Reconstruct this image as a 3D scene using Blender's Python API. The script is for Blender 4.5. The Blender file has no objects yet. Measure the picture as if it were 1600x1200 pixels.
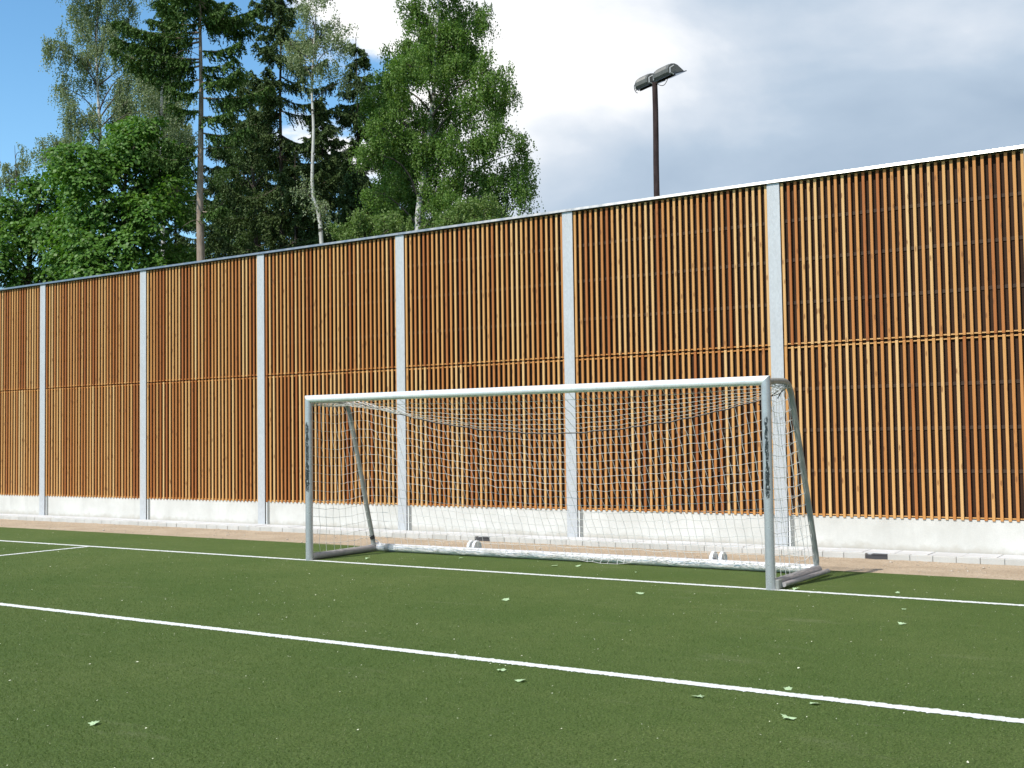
import bpy, math, random
import numpy as np
from mathutils import Matrix, Vector

scene = bpy.context.scene
COL = scene.collection
R = math.radians

# ------------------------------------------------------------------ camera
cam_data = bpy.data.cameras.new('camera')
cam_data.sensor_fit = 'HORIZONTAL'
cam_data.sensor_width = 36.0
cam_data.lens = 40.31
cam_data.clip_start = 0.05
cam_data.clip_end = 3000
cam = bpy.data.objects.new('camera', cam_data)
COL.objects.link(cam)
YAW, PITCH, ROLL, EYE = -0.5806, 0.0462, -0.0145, 1.864
fwd = Vector((math.sin(YAW) * math.cos(PITCH), math.cos(YAW) * math.cos(PITCH), math.sin(PITCH)))
rgt = Vector((math.cos(YAW), -math.sin(YAW), 0))
upv = rgt.cross(fwd)
r2 = rgt * math.cos(ROLL) + upv * math.sin(ROLL)
u2 = upv * math.cos(ROLL) - rgt * math.sin(ROLL)
cam.matrix_world = Matrix(((r2.x, u2.x, -fwd.x, 0), (r2.y, u2.y, -fwd.y, 0), (r2.z, u2.z, -fwd.z, EYE), (0, 0, 0, 1)))
scene.camera = cam

# ------------------------------------------------------------------ sun, sky, exposure
SUN_EL, SUN_AZ = R(48.5), R(192.5)           # azimuth from +Y (towards the wall) clockwise
to_sun = Vector((math.sin(SUN_AZ) * math.cos(SUN_EL), math.cos(SUN_AZ) * math.cos(SUN_EL), math.sin(SUN_EL)))
sun_data = bpy.data.lights.new('sun', 'SUN')
sun_data.energy = 5.0
sun_data.angle = R(0.53)
sun_data.color = (1.0, 0.955, 0.89)
sun = bpy.data.objects.new('sun', sun_data)
sun.rotation_euler = to_sun.to_track_quat('Z', 'Y').to_euler()
sun.location = (0, -10, 30)
COL.objects.link(sun)

scene.view_settings.view_transform = 'Standard'
scene.view_settings.look = 'None'
scene.view_settings.exposure = 0.02
scene.view_settings.gamma = 1.0
scene.render.film_transparent = False
try:
    scene.cycles.max_bounces = 6
    scene.cycles.transparent_max_bounces = 4
    scene.cycles.use_denoising = True
    scene.cycles.sample_clamp_indirect = 8
except Exception:
    pass


class NT:
    """small helper round a node tree"""
    def __init__(self, tree):
        self.t = tree
        tree.nodes.clear()

    def n(self, kind, **kw):
        nd = self.t.nodes.new(kind)
        for k, v in kw.items():
            setattr(nd, k, v)
        return nd

    def l(self, a, b):
        self.t.links.new(a, b)

    def val(self, sock, v):
        if hasattr(v, 'is_linked') or hasattr(v, 'links'):
            self.t.links.new(v, sock)
        else:
            sock.default_value = v

    def math(self, op, a, b=None, clamp=False):
        m = self.n('ShaderNodeMath', operation=op, use_clamp=clamp)
        self.val(m.inputs[0], a)
        if b is not None:
            self.val(m.inputs[1], b)
        return m.outputs[0]

    def mix(self, f, a, b, mode='MIX'):
        m = self.n('ShaderNodeMix', data_type='RGBA', blend_type=mode)
        self.val(m.inputs[0], f)
        for s, v in ((m.inputs[6], a), (m.inputs[7], b)):
            if isinstance(v, (tuple, list)):
                s.default_value = (v[0], v[1], v[2], 1)
            else:
                self.l(v, s)
        return m.outputs[2]

    def smooth(self, v, lo, hi, a=0.0, b=1.0):
        m = self.n('ShaderNodeMapRange', interpolation_type='SMOOTHSTEP')
        self.val(m.inputs[0], v)
        m.inputs[1].default_value = lo
        m.inputs[2].default_value = hi
        m.inputs[3].default_value = a
        m.inputs[4].default_value = b
        return m.outputs[0]

    def noise(self, vec, scale, detail=4, rough=0.55, dist=0.0):
        nz = self.n('ShaderNodeTexNoise')
        if vec is not None:
            self.l(vec, nz.inputs['Vector'])
        nz.inputs['Scale'].default_value = scale
        nz.inputs['Detail'].default_value = detail
        nz.inputs['Roughness'].default_value = rough
        nz.inputs['Distortion'].default_value = dist
        return nz.outputs['Fac']

    def mapping(self, vec, scale=(1, 1, 1), loc=(0, 0, 0)):
        m = self.n('ShaderNodeMapping')
        self.l(vec, m.inputs[0])
        m.inputs['Scale'].default_value = scale
        m.inputs['Location'].default_value = loc
        return m.outputs[0]

    def ramp(self, f, stops):
        r = self.n('ShaderNodeValToRGB')
        self.l(f, r.inputs[0])
        el = r.color_ramp.elements
        while len(el) < len(stops):
            el.new(0.5)
        for e, (p, c) in zip(el, stops):
            e.position = p
            e.color = (c[0], c[1], c[2], 1)
        return r.outputs[0]


world = bpy.data.worlds.new('World')
scene.world = world
world.use_nodes = True
w = NT(world.node_tree)
sky = w.n('ShaderNodeTexSky', sky_type='NISHITA')
sky.sun_disc = False
sky.sun_elevation = SUN_EL
sky.sun_rotation = SUN_AZ
sky.altitude = 200
sky.air_density = 1.0
sky.dust_density = 0.4
sky.ozone_density = 1.6
tc = w.n('ShaderNodeTexCoord')
D3 = tc.outputs['Generated']
sep = w.n('ShaderNodeSeparateXYZ')
w.l(D3, sep.inputs[0])
# a bank of cloud covers the half of the sky beyond an edge at this compass angle; scattered puffs elsewhere
EDGE = R(-41)
t = w.math('ADD', w.math('MULTIPLY', sep.outputs[0], math.cos(EDGE)), w.math('MULTIPLY', sep.outputs[1], -math.sin(EDGE)))
n1 = w.noise(w.mapping(D3, (1, 1, 1.7), (3.1, 1.2, 0.4)), 5.2, 7, 0.55, 0.2)
n2 = w.noise(w.mapping(D3, (1, 1, 2.5), (0.7, 5.3, 2.0)), 3.4, 4, 0.45, 0.4)
n3 = w.noise(w.mapping(D3, (1, 1, 1.9), (8.2, 1.9, 4.0)), 2.2, 2, 0.5, 0.0)
tt = w.math('ADD', t, w.math('MULTIPLY', w.math('SUBTRACT', n1, 0.5), 0.62))
cov = w.smooth(tt, -0.02, 0.045)
thick = w.math('ADD', tt, w.math('MULTIPLY', w.math('SUBTRACT', n2, 0.5), 0.9))
low = w.smooth(sep.outputs[2], 0.10, 0.36, 0.16, -0.05)
thick = w.math('ADD', thick, low)
thick = w.math('ADD', thick, w.math('MULTIPLY', w.math('SUBTRACT', n3, 0.5), 0.35))
ccol = w.ramp(thick, [(0.0, (7.4, 7.4, 7.4)), (0.20, (6.6, 6.75, 7.0)), (0.33, (4.7, 5.2, 5.85)), (0.50, (3.35, 4.1, 5.0)), (0.72, (2.6, 3.35, 4.3))])
skyc = w.mix(1.0, sky.outputs[0], (0.86, 1.24, 1.34), 'MULTIPLY')
haze_lo = w.smooth(sep.outputs[2], 0.0, 0.35, 0.35, 0.0)
skyc = w.mix(haze_lo, skyc, (3.6, 5.2, 6.6))
col = w.mix(cov, skyc, ccol)
bg = w.n('ShaderNodeBackground')
w.l(col, bg.inputs[0])
bg.inputs[1].default_value = 0.15
wo = w.n('ShaderNodeOutputWorld')
w.l(bg.outputs[0], wo.inputs[0])

# ------------------------------------------------------------------ object helpers
rng = np.random.default_rng(7)
random.seed(7)


def tag(o, label=None, cat=None, group=None, kind=None):
    if label:
        o['label'] = label
    if cat:
        o['category'] = cat
    if group:
        o['group'] = group
    if kind:
        o['kind'] = kind
    return o


def empty(name, loc=(0, 0, 0), rz=0.0):
    o = bpy.data.objects.new(name, None)
    o.location = loc
    o.rotation_euler = (0, 0, rz)
    o.empty_display_size = 0.2
    COL.objects.link(o)
    return o


class MB:
    """mesh builder: collects pieces of ONE object"""
    def __init__(self):
        self.v, self.f, self.n = [], [], 0

    def add(self, verts, faces):
        self.v.extend([tuple(float(c) for c in p) for p in verts])
        self.f.extend([tuple(i + self.n for i in fc) for fc in faces])
        self.n = len(self.v)
        return self

    def box(self, x0, x1, y0, y1, z0, z1):
        v = [(x, y, z) for z in (z0, z1) for y in (y0, y1) for x in (x0, x1)]
        return self.add(v, [(0, 2, 3, 1), (4, 5, 7, 6), (0, 1, 5, 4), (2, 6, 7, 3), (0, 4, 6, 2), (1, 3, 7, 5)])

    def bevbox(self, x0, x1, y0, y1, z0, z1, b):
        v, f = [], []
        rings = [(z0, b), (z0 + b, 0), (z1 - b, 0), (z1, b)]
        for z, i in rings:
            c = b if i == 0 else 2 * b
            a0, a1, b0, b1 = x0 + i, x1 - i, y0 + i, y1 - i
            v += [(a0 + b, b0, z), (a1 - b, b0, z), (a1, b0 + b, z), (a1, b1 - b, z), (a1 - b, b1, z), (a0 + b, b1, z), (a0, b1 - b, z), (a0, b0 + b, z)]
        for k in range(3):
            for j in range(8):
                f.append((k * 8 + j, k * 8 + (j + 1) % 8, k * 8 + 8 + (j + 1) % 8, k * 8 + 8 + j))
        f.append(tuple(reversed(range(8))))
        f.append(tuple(range(24, 32)))
        return self.add(v, f)

    def tube(self, pts, rad, sides=8, cap=True):
        pts = [Vector(p) for p in pts]
        if not hasattr(rad, '__len__'):
            rad = [rad] * len(pts)
        v, f = [], []
        ref = None
        for i, p in enumerate(pts):
            d = (pts[min(i + 1, len(pts) - 1)] - pts[max(i - 1, 0)])
            if d.length < 1e-9:
                d = Vector((0, 0, 1))
            d.normalize()
            if ref is None:
                ref = Vector((0, 0, 1)) if abs(d.z) < 0.9 else Vector((1, 0, 0))
            a = d.cross(ref)
            if a.length < 1e-6:
                a = d.orthogonal()
            a.normalize()
            b = a.cross(d)
            ref = b
            for k in range(sides):
                an = 2 * math.pi * k / sides
                v.append(p + (a * math.cos(an) + b * math.sin(an)) * rad[i])
        for i in range(len(pts) - 1):
            for k in range(sides):
                f.append((i * sides + k, i * sides + (k + 1) % sides, (i + 1) * sides + (k + 1) % sides, (i + 1) * sides + k))
        if cap:
            f.append(tuple(reversed(range(sides))))
            f.append(tuple((len(pts) - 1) * sides + k for k in range(sides)))
        return self.add(v, f)

    def mesh(self, name, mat, smooth=False):
        if smooth:                                 # end caps get vertices of their own, so that tubes shade as tubes
            fs = []
            for fc in self.f:
                if len(fc) > 4:
                    k = len(self.v)
                    self.v.extend([self.v[i] for i in fc])
                    fc = tuple(range(k, k + len(fc)))
                fs.append(fc)
            self.f = fs
        m = bpy.data.meshes.new(name)
        m.from_pydata(self.v, [], self.f)
        m.materials.append(mat)
        if smooth:
            m.polygons.foreach_set('use_smooth', [True] * len(m.polygons))
        m.update()
        return m

    def build(self, name, mat, parent=None, smooth=False):
        return link(name, self.mesh(name, mat, smooth), parent)


def link(name, mesh, parent=None, loc=None, rot=None):
    o = bpy.data.objects.new(name, mesh)
    COL.objects.link(o)
    if parent is not None:
        o.parent = parent
    if loc is not None:
        o.location = loc
    if rot is not None:
        o.rotation_euler = rot
    return o


def np_mesh(name, verts, faces, mat, smooth=False):
    """verts (N,3), faces (M,k) all of one size"""
    m = bpy.data.meshes.new(name)
    verts = np.ascontiguousarray(verts, dtype=np.float32)
    faces = np.ascontiguousarray(faces, dtype=np.int32)
    k = faces.shape[1]
    m.vertices.add(len(verts))
    m.vertices.foreach_set('co', verts.ravel())
    m.loops.add(faces.size)
    m.loops.foreach_set('vertex_index', faces.ravel())
    m.polygons.add(len(faces))
    m.polygons.foreach_set('loop_start', np.arange(0, faces.size, k, dtype=np.int32))
    if smooth:
        m.polygons.foreach_set('use_smooth', np.ones(len(faces), dtype=bool))
    m.materials.append(mat)
    m.update(calc_edges=True)
    return m


# ------------------------------------------------------------------ materials
def new_mat(name):
    m = bpy.data.materials.new(name)
    m.use_nodes = True
    k = NT(m.node_tree)
    out = k.n('ShaderNodeOutputMaterial')
    p = k.n('ShaderNodeBsdfPrincipled')
    k.l(p.outputs[0], out.inputs[0])
    k.p, k.out = p, out
    k.tc = k.n('ShaderNodeTexCoord')
    return m, k


def bump(k, h, strength=0.3, dist=0.01):
    b = k.n('ShaderNodeBump')
    b.inputs['Strength'].default_value = strength
    b.inputs['Distance'].default_value = dist
    k.l(h, b.inputs['Height'])
    k.l(b.outputs[0], k.p.inputs['Normal'])


def mat_plain(name, c, rough=0.6, metal=0.0, var=0.12, scale=6.0, spec=0.5):
    m, k = new_mat(name)
    nz = k.noise(k.tc.outputs['Object'], scale, 5)
    k.l(k.mix(nz, tuple(x * (1 - var) for x in c), tuple(min(1, x * (1 + var)) for x in c)), k.p.inputs['Base Color'])
    k.p.inputs['Roughness'].default_value = rough
    k.p.inputs['Metallic'].default_value = metal
    k.p.inputs['Specular IOR Level'].default_value = spec
    return m


def mat_turf():
    m, k = new_mat('artificial_turf')
    O = k.tc.outputs['Object']
    big = k.noise(O, 0.55, 5, 0.6)
    mid = k.noise(O, 6.0, 4, 0.6)
    fine = k.noise(O, 58.0, 5, 0.8)
    fib = k.noise(k.mapping(O, (1.0, 0.6, 1)), 150.0, 3, 0.7)
    c = k.mix(k.smooth(big, 0.3, 0.7), (0.080, 0.127, 0.028), (0.108, 0.149, 0.039))
    c = k.mix(k.smooth(mid, 0.35, 0.75, 0, 0.5), c, (0.069, 0.111, 0.024))
    c = k.mix(k.smooth(fine, 0.32, 0.70), k.mix(1.0, c, (0.40, 0.43, 0.40), 'MULTIPLY'), k.mix(1.0, c, (1.62, 1.55, 1.62), 'MULTIPLY'))
    c = k.mix(k.smooth(fib, 0.58, 0.78, 0, 0.55), c, (0.16, 0.19, 0.07))
    scuff = k.noise(k.mapping(O, (0.35, 1.6, 1)), 1.7, 5, 0.65)
    c = k.mix(k.smooth(scuff, 0.58, 0.76, 0, 0.55), c, (0.165, 0.185, 0.085))
    k.l(c, k.p.inputs['Base Color'])
    k.p.inputs['Roughness'].default_value = 0.85
    k.p.inputs['Specular IOR Level'].default_value = 0.15
    bump(k, k.math('ADD', fine, k.math('MULTIPLY', fib, 0.6)), 0.8, 0.02)
    return m


def mat_line():
    m, k = new_mat('white_turf_line')
    O = k.tc.outputs['Object']
    fine = k.noise(O, 160.0, 3, 0.7)
    big = k.noise(O, 3.0, 5, 0.6)
    c = k.mix(k.smooth(fine, 0.3, 0.6), (0.46, 0.48, 0.41), (0.74, 0.74, 0.71))
    c = k.mix(k.smooth(big, 0.52, 0.75, 0, 0.5), c, (0.40, 0.43, 0.30))
    k.l(c, k.p.inputs['Base Color'])
    k.p.inputs['Roughness'].default_value = 0.85
    bump(k, fine, 0.5, 0.01)
    return m


def mat_sand():
    m, k = new_mat('sandy_soil')
    O = k.tc.outputs['Object']
    a = k.noise(O, 1.3, 6, 0.6)
    b = k.noise(O, 28.0, 5, 0.65)
    c3 = k.noise(O, 170.0, 2, 0.6)
    c = k.mix(k.smooth(a, 0.3, 0.7), (0.42, 0.325, 0.225), (0.53, 0.42, 0.30))
    c = k.mix(k.smooth(b, 0.47, 0.68, 0, 0.8), c, (0.29, 0.22, 0.15))
    c = k.mix(k.smooth(c3, 0.6, 0.72, 0, 0.7), c, (0.55, 0.47, 0.38))
    k.l(c, k.p.inputs['Base Color'])
    k.p.inputs['Roughness'].default_value = 0.95
    k.p.inputs['Specular IOR Level'].default_value = 0.1
    bump(k, k.math('ADD', b, k.math('MULTIPLY', c3, 0.4)), 0.7, 0.03)
    return m


def mat_wood():
    m, k = new_mat('larch_slat')
    O = k.tc.outputs['Object']
    oi = k.n('ShaderNodeObjectInfo')
    rnd = oi.outputs['Random']
    off = k.n('ShaderNodeCombineXYZ')
    for i, s in enumerate((37.0, 53.0, 91.0)):
        k.l(k.math('MULTIPLY', rnd, s), off.inputs[i])
    va = k.n('ShaderNodeVectorMath', operation='ADD')
    k.l(O, va.inputs[0])
    k.l(off.outputs[0], va.inputs[1])
    V = va.outputs[0]
    base = k.ramp(rnd, [(0.0, (0.35, 0.115, 0.027)), (0.18, (0.46, 0.185, 0.050)), (0.5, (0.545, 0.260, 0.080)), (0.8, (0.61, 0.338, 0.122)), (1.0, (0.66, 0.42, 0.185))])
    grain = k.noise(k.mapping(V, (60, 60, 1.6)), 1.0, 5, 0.6, 0.6)
    longv = k.noise(k.mapping(V, (2, 2, 0.8)), 1.0, 3, 0.5)
    c = k.mix(k.smooth(grain, 0.3, 0.75, 0, 0.55), base, k.mix(1.0, base, (0.74, 0.60, 0.46), 'MULTIPLY'))
    c = k.mix(k.smooth(longv, 0.45, 0.8, 0, 0.45), c, k.mix(1.0, base, (0.80, 0.66, 0.52), 'MULTIPLY'))
    vor = k.n('ShaderNodeTexVoronoi')
    k.l(k.mapping(V, (13, 13, 3.4)), vor.inputs['Vector'])
    vor.inputs['Scale'].default_value = 1.0
    knot = k.smooth(vor.outputs['Distance'], 0.10, 0.23, 1.0, 0.0)
    c = k.mix(k.math('MULTIPLY', knot, 0.75), c, (0.20, 0.075, 0.022))
    k.l(c, k.p.inputs['Base Color'])
    k.p.inputs['Roughness'].default_value = 0.62
    k.p.inputs['Specular IOR Level'].default_value = 0.3
    bump(k, grain, 0.25, 0.004)
    return m


def mat_fleece():
    m, k = new_mat('black_absorber_fleece')
    O = k.tc.outputs['Object']
    a = k.noise(k.mapping(O, (1, 1, 1)), 1.5, 5)
    b = k.noise(k.mapping(O, (3, 3, 30)), 3.0, 4, 0.6)
    c = k.mix(a, (0.034, 0.019, 0.013), (0.056, 0.031, 0.020))
    c = k.mix(k.smooth(b, 0.55, 0.75, 0, 0.5), c, (0.075, 0.042, 0.026))
    k.l(c, k.p.inputs['Base Color'])
    k.p.inputs['Roughness'].default_value = 0.95
    k.p.inputs['Specular IOR Level'].default_value = 0.1
    return m


def mat_concrete(name, c0, c1, streak=True):
    m, k = new_mat(name)
    O = k.tc.outputs['Object']
    oi = k.n('ShaderNodeObjectInfo')
    va = k.n('ShaderNodeVectorMath', operation='ADD')
    off = k.n('ShaderNodeCombineXYZ')
    for i in range(3):
        k.l(k.math('MULTIPLY', oi.outputs['Random'], 31.0 + 17 * i), off.inputs[i])
    k.l(O, va.inputs[0])
    k.l(off.outputs[0], va.inputs[1])
    V = va.outputs[0]
    a = k.noise(V, 1.6, 6, 0.6)
    c = k.mix(k.smooth(a, 0.25, 0.75), c0, c1)
    if streak:
        s = k.noise(k.mapping(V, (4.0, 1, 0.5)), 1.2, 4, 0.6)
        c = k.mix(k.smooth(s, 0.5, 0.8, 0, 0.35), c, tuple(x * 0.78 for x in c0))
        sp_ = k.n('ShaderNodeSeparateXYZ')
        k.l(O, sp_.inputs[0])
        edge = k.math('ADD', sp_.outputs[2], k.math('MULTIPLY', k.math('SUBTRACT', k.noise(V, 5.0, 5, 0.65), 0.5), 0.30))
        c = k.mix(k.smooth(edge, 0.0, 0.13, 0.5, 0.0), c, (0.36, 0.31, 0.24))
        vor = k.n('ShaderNodeTexVoronoi')
        k.l(V, vor.inputs['Vector'])
        vor.inputs['Scale'].default_value = 7.0
        pore = k.smooth(vor.outputs['Distance'], 0.02, 0.06, 1, 0)
        c = k.mix(k.math('MULTIPLY', pore, 0.35), c, (0.35, 0.34, 0.31))
    f = k.noise(V, 60.0, 4, 0.6)
    c = k.mix(k.smooth(f, 0.3, 0.7, 0, 0.25), c, tuple(x * 0.82 for x in c0))
    tint = k.ramp(oi.outputs['Random'], [(0, (0.93, 0.93, 0.92)), (1, (1.0, 1.0, 1.0))])
    c = k.mix(1.0, c, tint, 'MULTIPLY')
    k.l(c, k.p.inputs['Base Color'])
    k.p.inputs['Roughness'].default_value = 0.85
    k.p.inputs['Specular IOR Level'].default_value = 0.25
    bump(k, f, 0.15, 0.004)
    return m


def mat_galv(name='galvanised_steel', c=(0.475, 0.475, 0.475), metal=0.12, rough=0.5, var=0.16):
    m, k = new_mat(name)
    O = k.tc.outputs['Object']
    vor = k.n('ShaderNodeTexVoronoi')
    k.l(k.mapping(O, (1, 1, 0.55)), vor.inputs['Vector'])
    vor.inputs['Scale'].default_value = 38.0
    sp = k.n('ShaderNodeSeparateColor')
    k.l(vor.outputs['Color'], sp.inputs[0])
    blot = k.noise(k.mapping(O, (3, 3, 0.7)), 1.4, 5, 0.6)
    cc = k.mix(sp.outputs[0], tuple(x * (1 - var * 0.4) for x in c), tuple(x * (1 + var * 0.4) for x in c))
    cc = k.mix(k.smooth(blot, 0.45, 0.75, 0, 0.8), cc, tuple(x * (1 - var) for x in c))
    k.l(cc, k.p.inputs['Base Color'])
    k.p.inputs['Metallic'].default_value = metal
    k.l(k.smooth(blot, 0.3, 0.8, rough - 0.08, rough + 0.12), k.p.inputs['Roughness'])
    return m


def mat_aluminium(name, c=(0.47, 0.475, 0.48), rough=0.30, metal=0.45, marks=None):
    """dull goal-post aluminium; marks = (angle, half width, z0, z1) of a worn strip of black paint"""
    m, k = new_mat(name)
    O = k.tc.outputs['Object']
    blot = k.noise(O, 9.0, 6, 0.65)
    fine = k.noise(k.mapping(O, (30, 30, 3)), 2.0, 4)
    cc = k.mix(k.smooth(blot, 0.42, 0.72, 0, 0.6), c, tuple(x * 0.68 for x in c))
    cc = k.mix(k.smooth(fine, 0.55, 0.8, 0, 0.3), cc, tuple(x * 0.6 for x in c))
    k.p.inputs['Metallic'].default_value = metal
    rr = k.smooth(blot, 0.3, 0.8, rough - 0.06, rough + 0.16)
    if marks:
        an, hw, z0, z1 = marks
        s = k.n('ShaderNodeSeparateXYZ')
        k.l(O, s.inputs[0])
        wob = k.math('MULTIPLY', k.math('SUBTRACT', k.noise(k.mapping(O, (1, 1, 0.35)), 22.0, 6, 0.7), 0.5), 0.085)
        side = k.math('ADD', k.math('MULTIPLY', s.outputs[0], math.cos(an)), k.math('MULTIPLY', s.outputs[1], math.sin(an)))
        tang = k.math('ADD', k.math('MULTIPLY', s.outputs[0], -math.sin(an)), k.math('MULTIPLY', s.outputs[1], math.cos(an)))
        inz = k.math('MULTIPLY', k.smooth(k.math('ADD', s.outputs[2], k.math('MULTIPLY', wob, 4)), z0, z0 + 0.05), k.smooth(k.math('ADD', s.outputs[2], k.math('MULTIPLY', wob, 4)), z1 - 0.04, z1, 1, 0))
        ina = k.smooth(k.math('ABSOLUTE', k.math('ADD', tang, wob)), hw - 0.006, hw + 0.006, 1, 0)
        fr = k.smooth(side, 0.0, 0.004)
        worn = k.smooth(k.noise(O, 46.0, 6, 0.7), 0.38, 0.46)
        mk = k.math('MULTIPLY', k.math('MULTIPLY', inz, ina), k.math('MULTIPLY', fr, worn))
        cc = k.mix(mk, cc, (0.018, 0.022, 0.022))
        k.l(k.math('MULTIPLY', k.math('SUBTRACT', 1.0, mk), metal), k.p.inputs['Metallic'])
    k.l(cc, k.p.inputs['Base Color'])
    k.l(rr, k.p.inputs['Roughness'])
    return m


def mat_leaf(name, stops, trans=0.3, rough=0.5):
    m, k = new_mat(name)
    g = k.n('ShaderNodeNewGeometry')
    c = k.ramp(g.outputs['Random Per Island'], stops)
    k.l(c, k.p.inputs['Base Color'])
    k.p.inputs['Roughness'].default_value = rough
    k.p.inputs['Specular IOR Level'].default_value = 0.18
    tr = k.n('ShaderNodeBsdfTranslucent')
    k.l(k.mix(1.0, c, (1.15, 1.25, 0.55), 'MULTIPLY'), tr.inputs[0])
    mx = k.n('ShaderNodeMixShader')
    mx.inputs[0].default_value = trans
    k.l(k.p.outputs[0], mx.inputs[1])
    k.l(tr.outputs[0], mx.inputs[2])
    k.l(mx.outputs[0], k.out.inputs[0])
    return m


def mat_bark(name, c0, c1, dark=None, darkscale=(2.5, 2.5, 5.0), lo=0.55):
    m, k = new_mat(name)
    O = k.tc.outputs['Object']
    a = k.noise(k.mapping(O, (8, 8, 1.6)), 2.0, 6, 0.65)
    c = k.mix(k.smooth(a, 0.3, 0.7), c0, c1)
    if dark:
        b = k.noise(k.mapping(O, darkscale), 1.0, 5, 0.6)
        c = k.mix(k.smooth(b, lo, lo + 0.08), c, dark)
    k.l(c, k.p.inputs['Base Color'])
    k.p.inputs['Roughness'].default_value = 0.9
    k.p.inputs['Specular IOR Level'].default_value = 0.15
    bump(k, a, 0.6, 0.02)
    return m


M = {}
M['turf'] = mat_turf()
M['line'] = mat_line()
M['sand'] = mat_sand()
M['wood'] = mat_wood()
M['fleece'] = mat_fleece()
M['backbatten'] = mat_plain('shaded_counter_batten', (0.054, 0.032, 0.021), 0.9, var=0.4, scale=3)  # dark brown puts shade and the fleece cover into the batten colour
M['concrete'] = mat_concrete('cast_concrete', (0.53, 0.508, 0.462), (0.65, 0.628, 0.582))
M['paver'] = mat_concrete('paving_concrete', (0.53, 0.515, 0.50), (0.64, 0.625, 0.61), False)
M['kerb'] = mat_concrete('kerb_concrete', (0.45, 0.435, 0.40), (0.55, 0.535, 0.50), False)
M['galv'] = mat_galv()
M['cap'] = mat_galv('folded_zinc_sheet', (0.36, 0.35, 0.32), 0.9, 0.36, 0.12)
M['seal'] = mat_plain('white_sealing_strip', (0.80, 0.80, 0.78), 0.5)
M['grey_strip'] = mat_plain('matte_grey_strip', (0.19, 0.19, 0.175), 0.7)
M['alu'] = mat_aluminium('worn_aluminium', (0.84, 0.84, 0.83), 0.30, 0.3)
M['alu_post_far'] = mat_aluminium('worn_aluminium_far_post', marks=(R(-80), 0.030, 1.04, 2.13))
M['alu_post_near'] = mat_aluminium('worn_aluminium_near_post', marks=(R(-77), 0.021, 1.06, 2.06))
M['alu_dull'] = mat_aluminium('dull_aluminium', (0.30, 0.30, 0.275), 0.5, 0.25)
M['alu_base'] = mat_aluminium('scuffed_ground_bar', (0.76, 0.745, 0.75), 0.38, 0.25)
M['alu_side'] = mat_aluminium('grey_side_bar', (0.36, 0.335, 0.325), 0.5, 0.2)  # base grey darker than the rear ground bar
M['net'] = mat_plain('white_net_twine', (0.74, 0.72, 0.68), 0.8, var=0.2, scale=3)
M['cord'] = mat_plain('black_cord', (0.035, 0.03, 0.03), 0.7)
M['whiteplastic'] = mat_plain('white_plastic', (0.80, 0.80, 0.79), 0.4)
M['darkiron'] = mat_plain('dark_iron', (0.06, 0.058, 0.06), 0.6, 0.3)
M['soil'] = mat_plain('dark_soil', (0.10, 0.07, 0.045), 0.95, var=0.4, scale=12)
M['lamp'] = mat_plain('weathered_lamp_housing', (0.135, 0.13, 0.115), 0.5, 0.2, 0.3)
M['lampglass'] = mat_plain('dark_lamp_glass', (0.05, 0.055, 0.07), 0.12)
M['lampbracket'] = mat_plain('bright_bracket', (0.45, 0.44, 0.42), 0.5, 0.3)
M['pole'] = mat_bark('creosoted_pole', (0.030, 0.020, 0.019), (0.062, 0.041, 0.038))
M['earth'] = mat_plain('rough_grass_ground', (0.05, 0.075, 0.022), 0.95, var=0.5, scale=0.8)
M['fallen'] = mat_leaf('fallen_leaf_underside', [(0, (0.36, 0.50, 0.27)), (1, (0.46, 0.58, 0.34))], 0.15)
M['petal'] = mat_plain('dry_petal', (0.62, 0.62, 0.44), 0.8, var=0.3)
M['pebble'] = mat_plain('pale_pebble', (0.45, 0.38, 0.30), 0.9, var=0.35, scale=2)

# ------------------------------------------------------------------ ground
TURF_Y, KERB_Y, POST_Y = 15.39, 17.75, 18.336
g = MB()
g.box(-700, 700, -700, 900, -0.6, -0.14)
tag(g.build('ground', M['earth']), kind='structure')
g = MB()
g.box(-60, 40, -60, TURF_Y, -0.135, 0.0)
tag(g.build('artificial_turf_pitch', M['turf']), kind='structure')

# sand strip: falls gently from the turf to the foot of the kerb
nx, ny = 460, 26
xs = np.linspace(-48, 10, nx)
ys = np.linspace(TURF_Y - 0.02, KERB_Y + 0.03, ny)
gx, gy = np.meshgrid(xs, ys)
fall = np.clip((gy - TURF_Y) / (KERB_Y - TURF_Y), 0, 1)
gz = -0.012 - 0.068 * fall + rng.normal(0, 0.0035, gx.shape) + 0.008 * np.sin(gx * 2.3 + 3 * np.sin(gy * 2)) * fall * (1 - fall) * 3
gz[0] = -0.03
V = np.stack([gx, gy, gz], -1).reshape(-1, 3)
idx = np.arange(nx * ny).reshape(ny, nx)
F = np.stack([idx[:-1, :-1], idx[:-1, 1:], idx[1:, 1:], idx[1:, :-1]], -1).reshape(-1, 4)
tag(link('sand_strip', np_mesh('sand_strip', V, F, M['sand'], True)), kind='structure')


def line_strip(name, p0, p1, wid, z, label):
    """painted line with the fuzzy edges that turf fibres give it"""
    p0, p1 = np.array(p0), np.array(p1)
    L = np.hypot(*(p1 - p0))
    n = int(L / 0.016)
    d = (p1 - p0) / L
    nrm = np.array([-d[1], d[0]])
    s = np.linspace(0, L, n)
    c = p0 + s[:, None] * d
    a = c + nrm * (wid / 2 + rng.normal(0, 0.007, n))[:, None]
    b = c - nrm * (wid / 2 + rng.normal(0, 0.007, n))[:, None]
    v = np.zeros((2 * n, 3))
    v[0::2, :2], v[1::2, :2] = a, b
    v[:, 2] = z
    i = np.arange(n - 1) * 2
    f = np.stack([i + 1, i + 3, i + 2, i], -1)
    return tag(link(name, np_mesh(name, v, f, M['line'])), label, None, None, 'structure')


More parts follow.
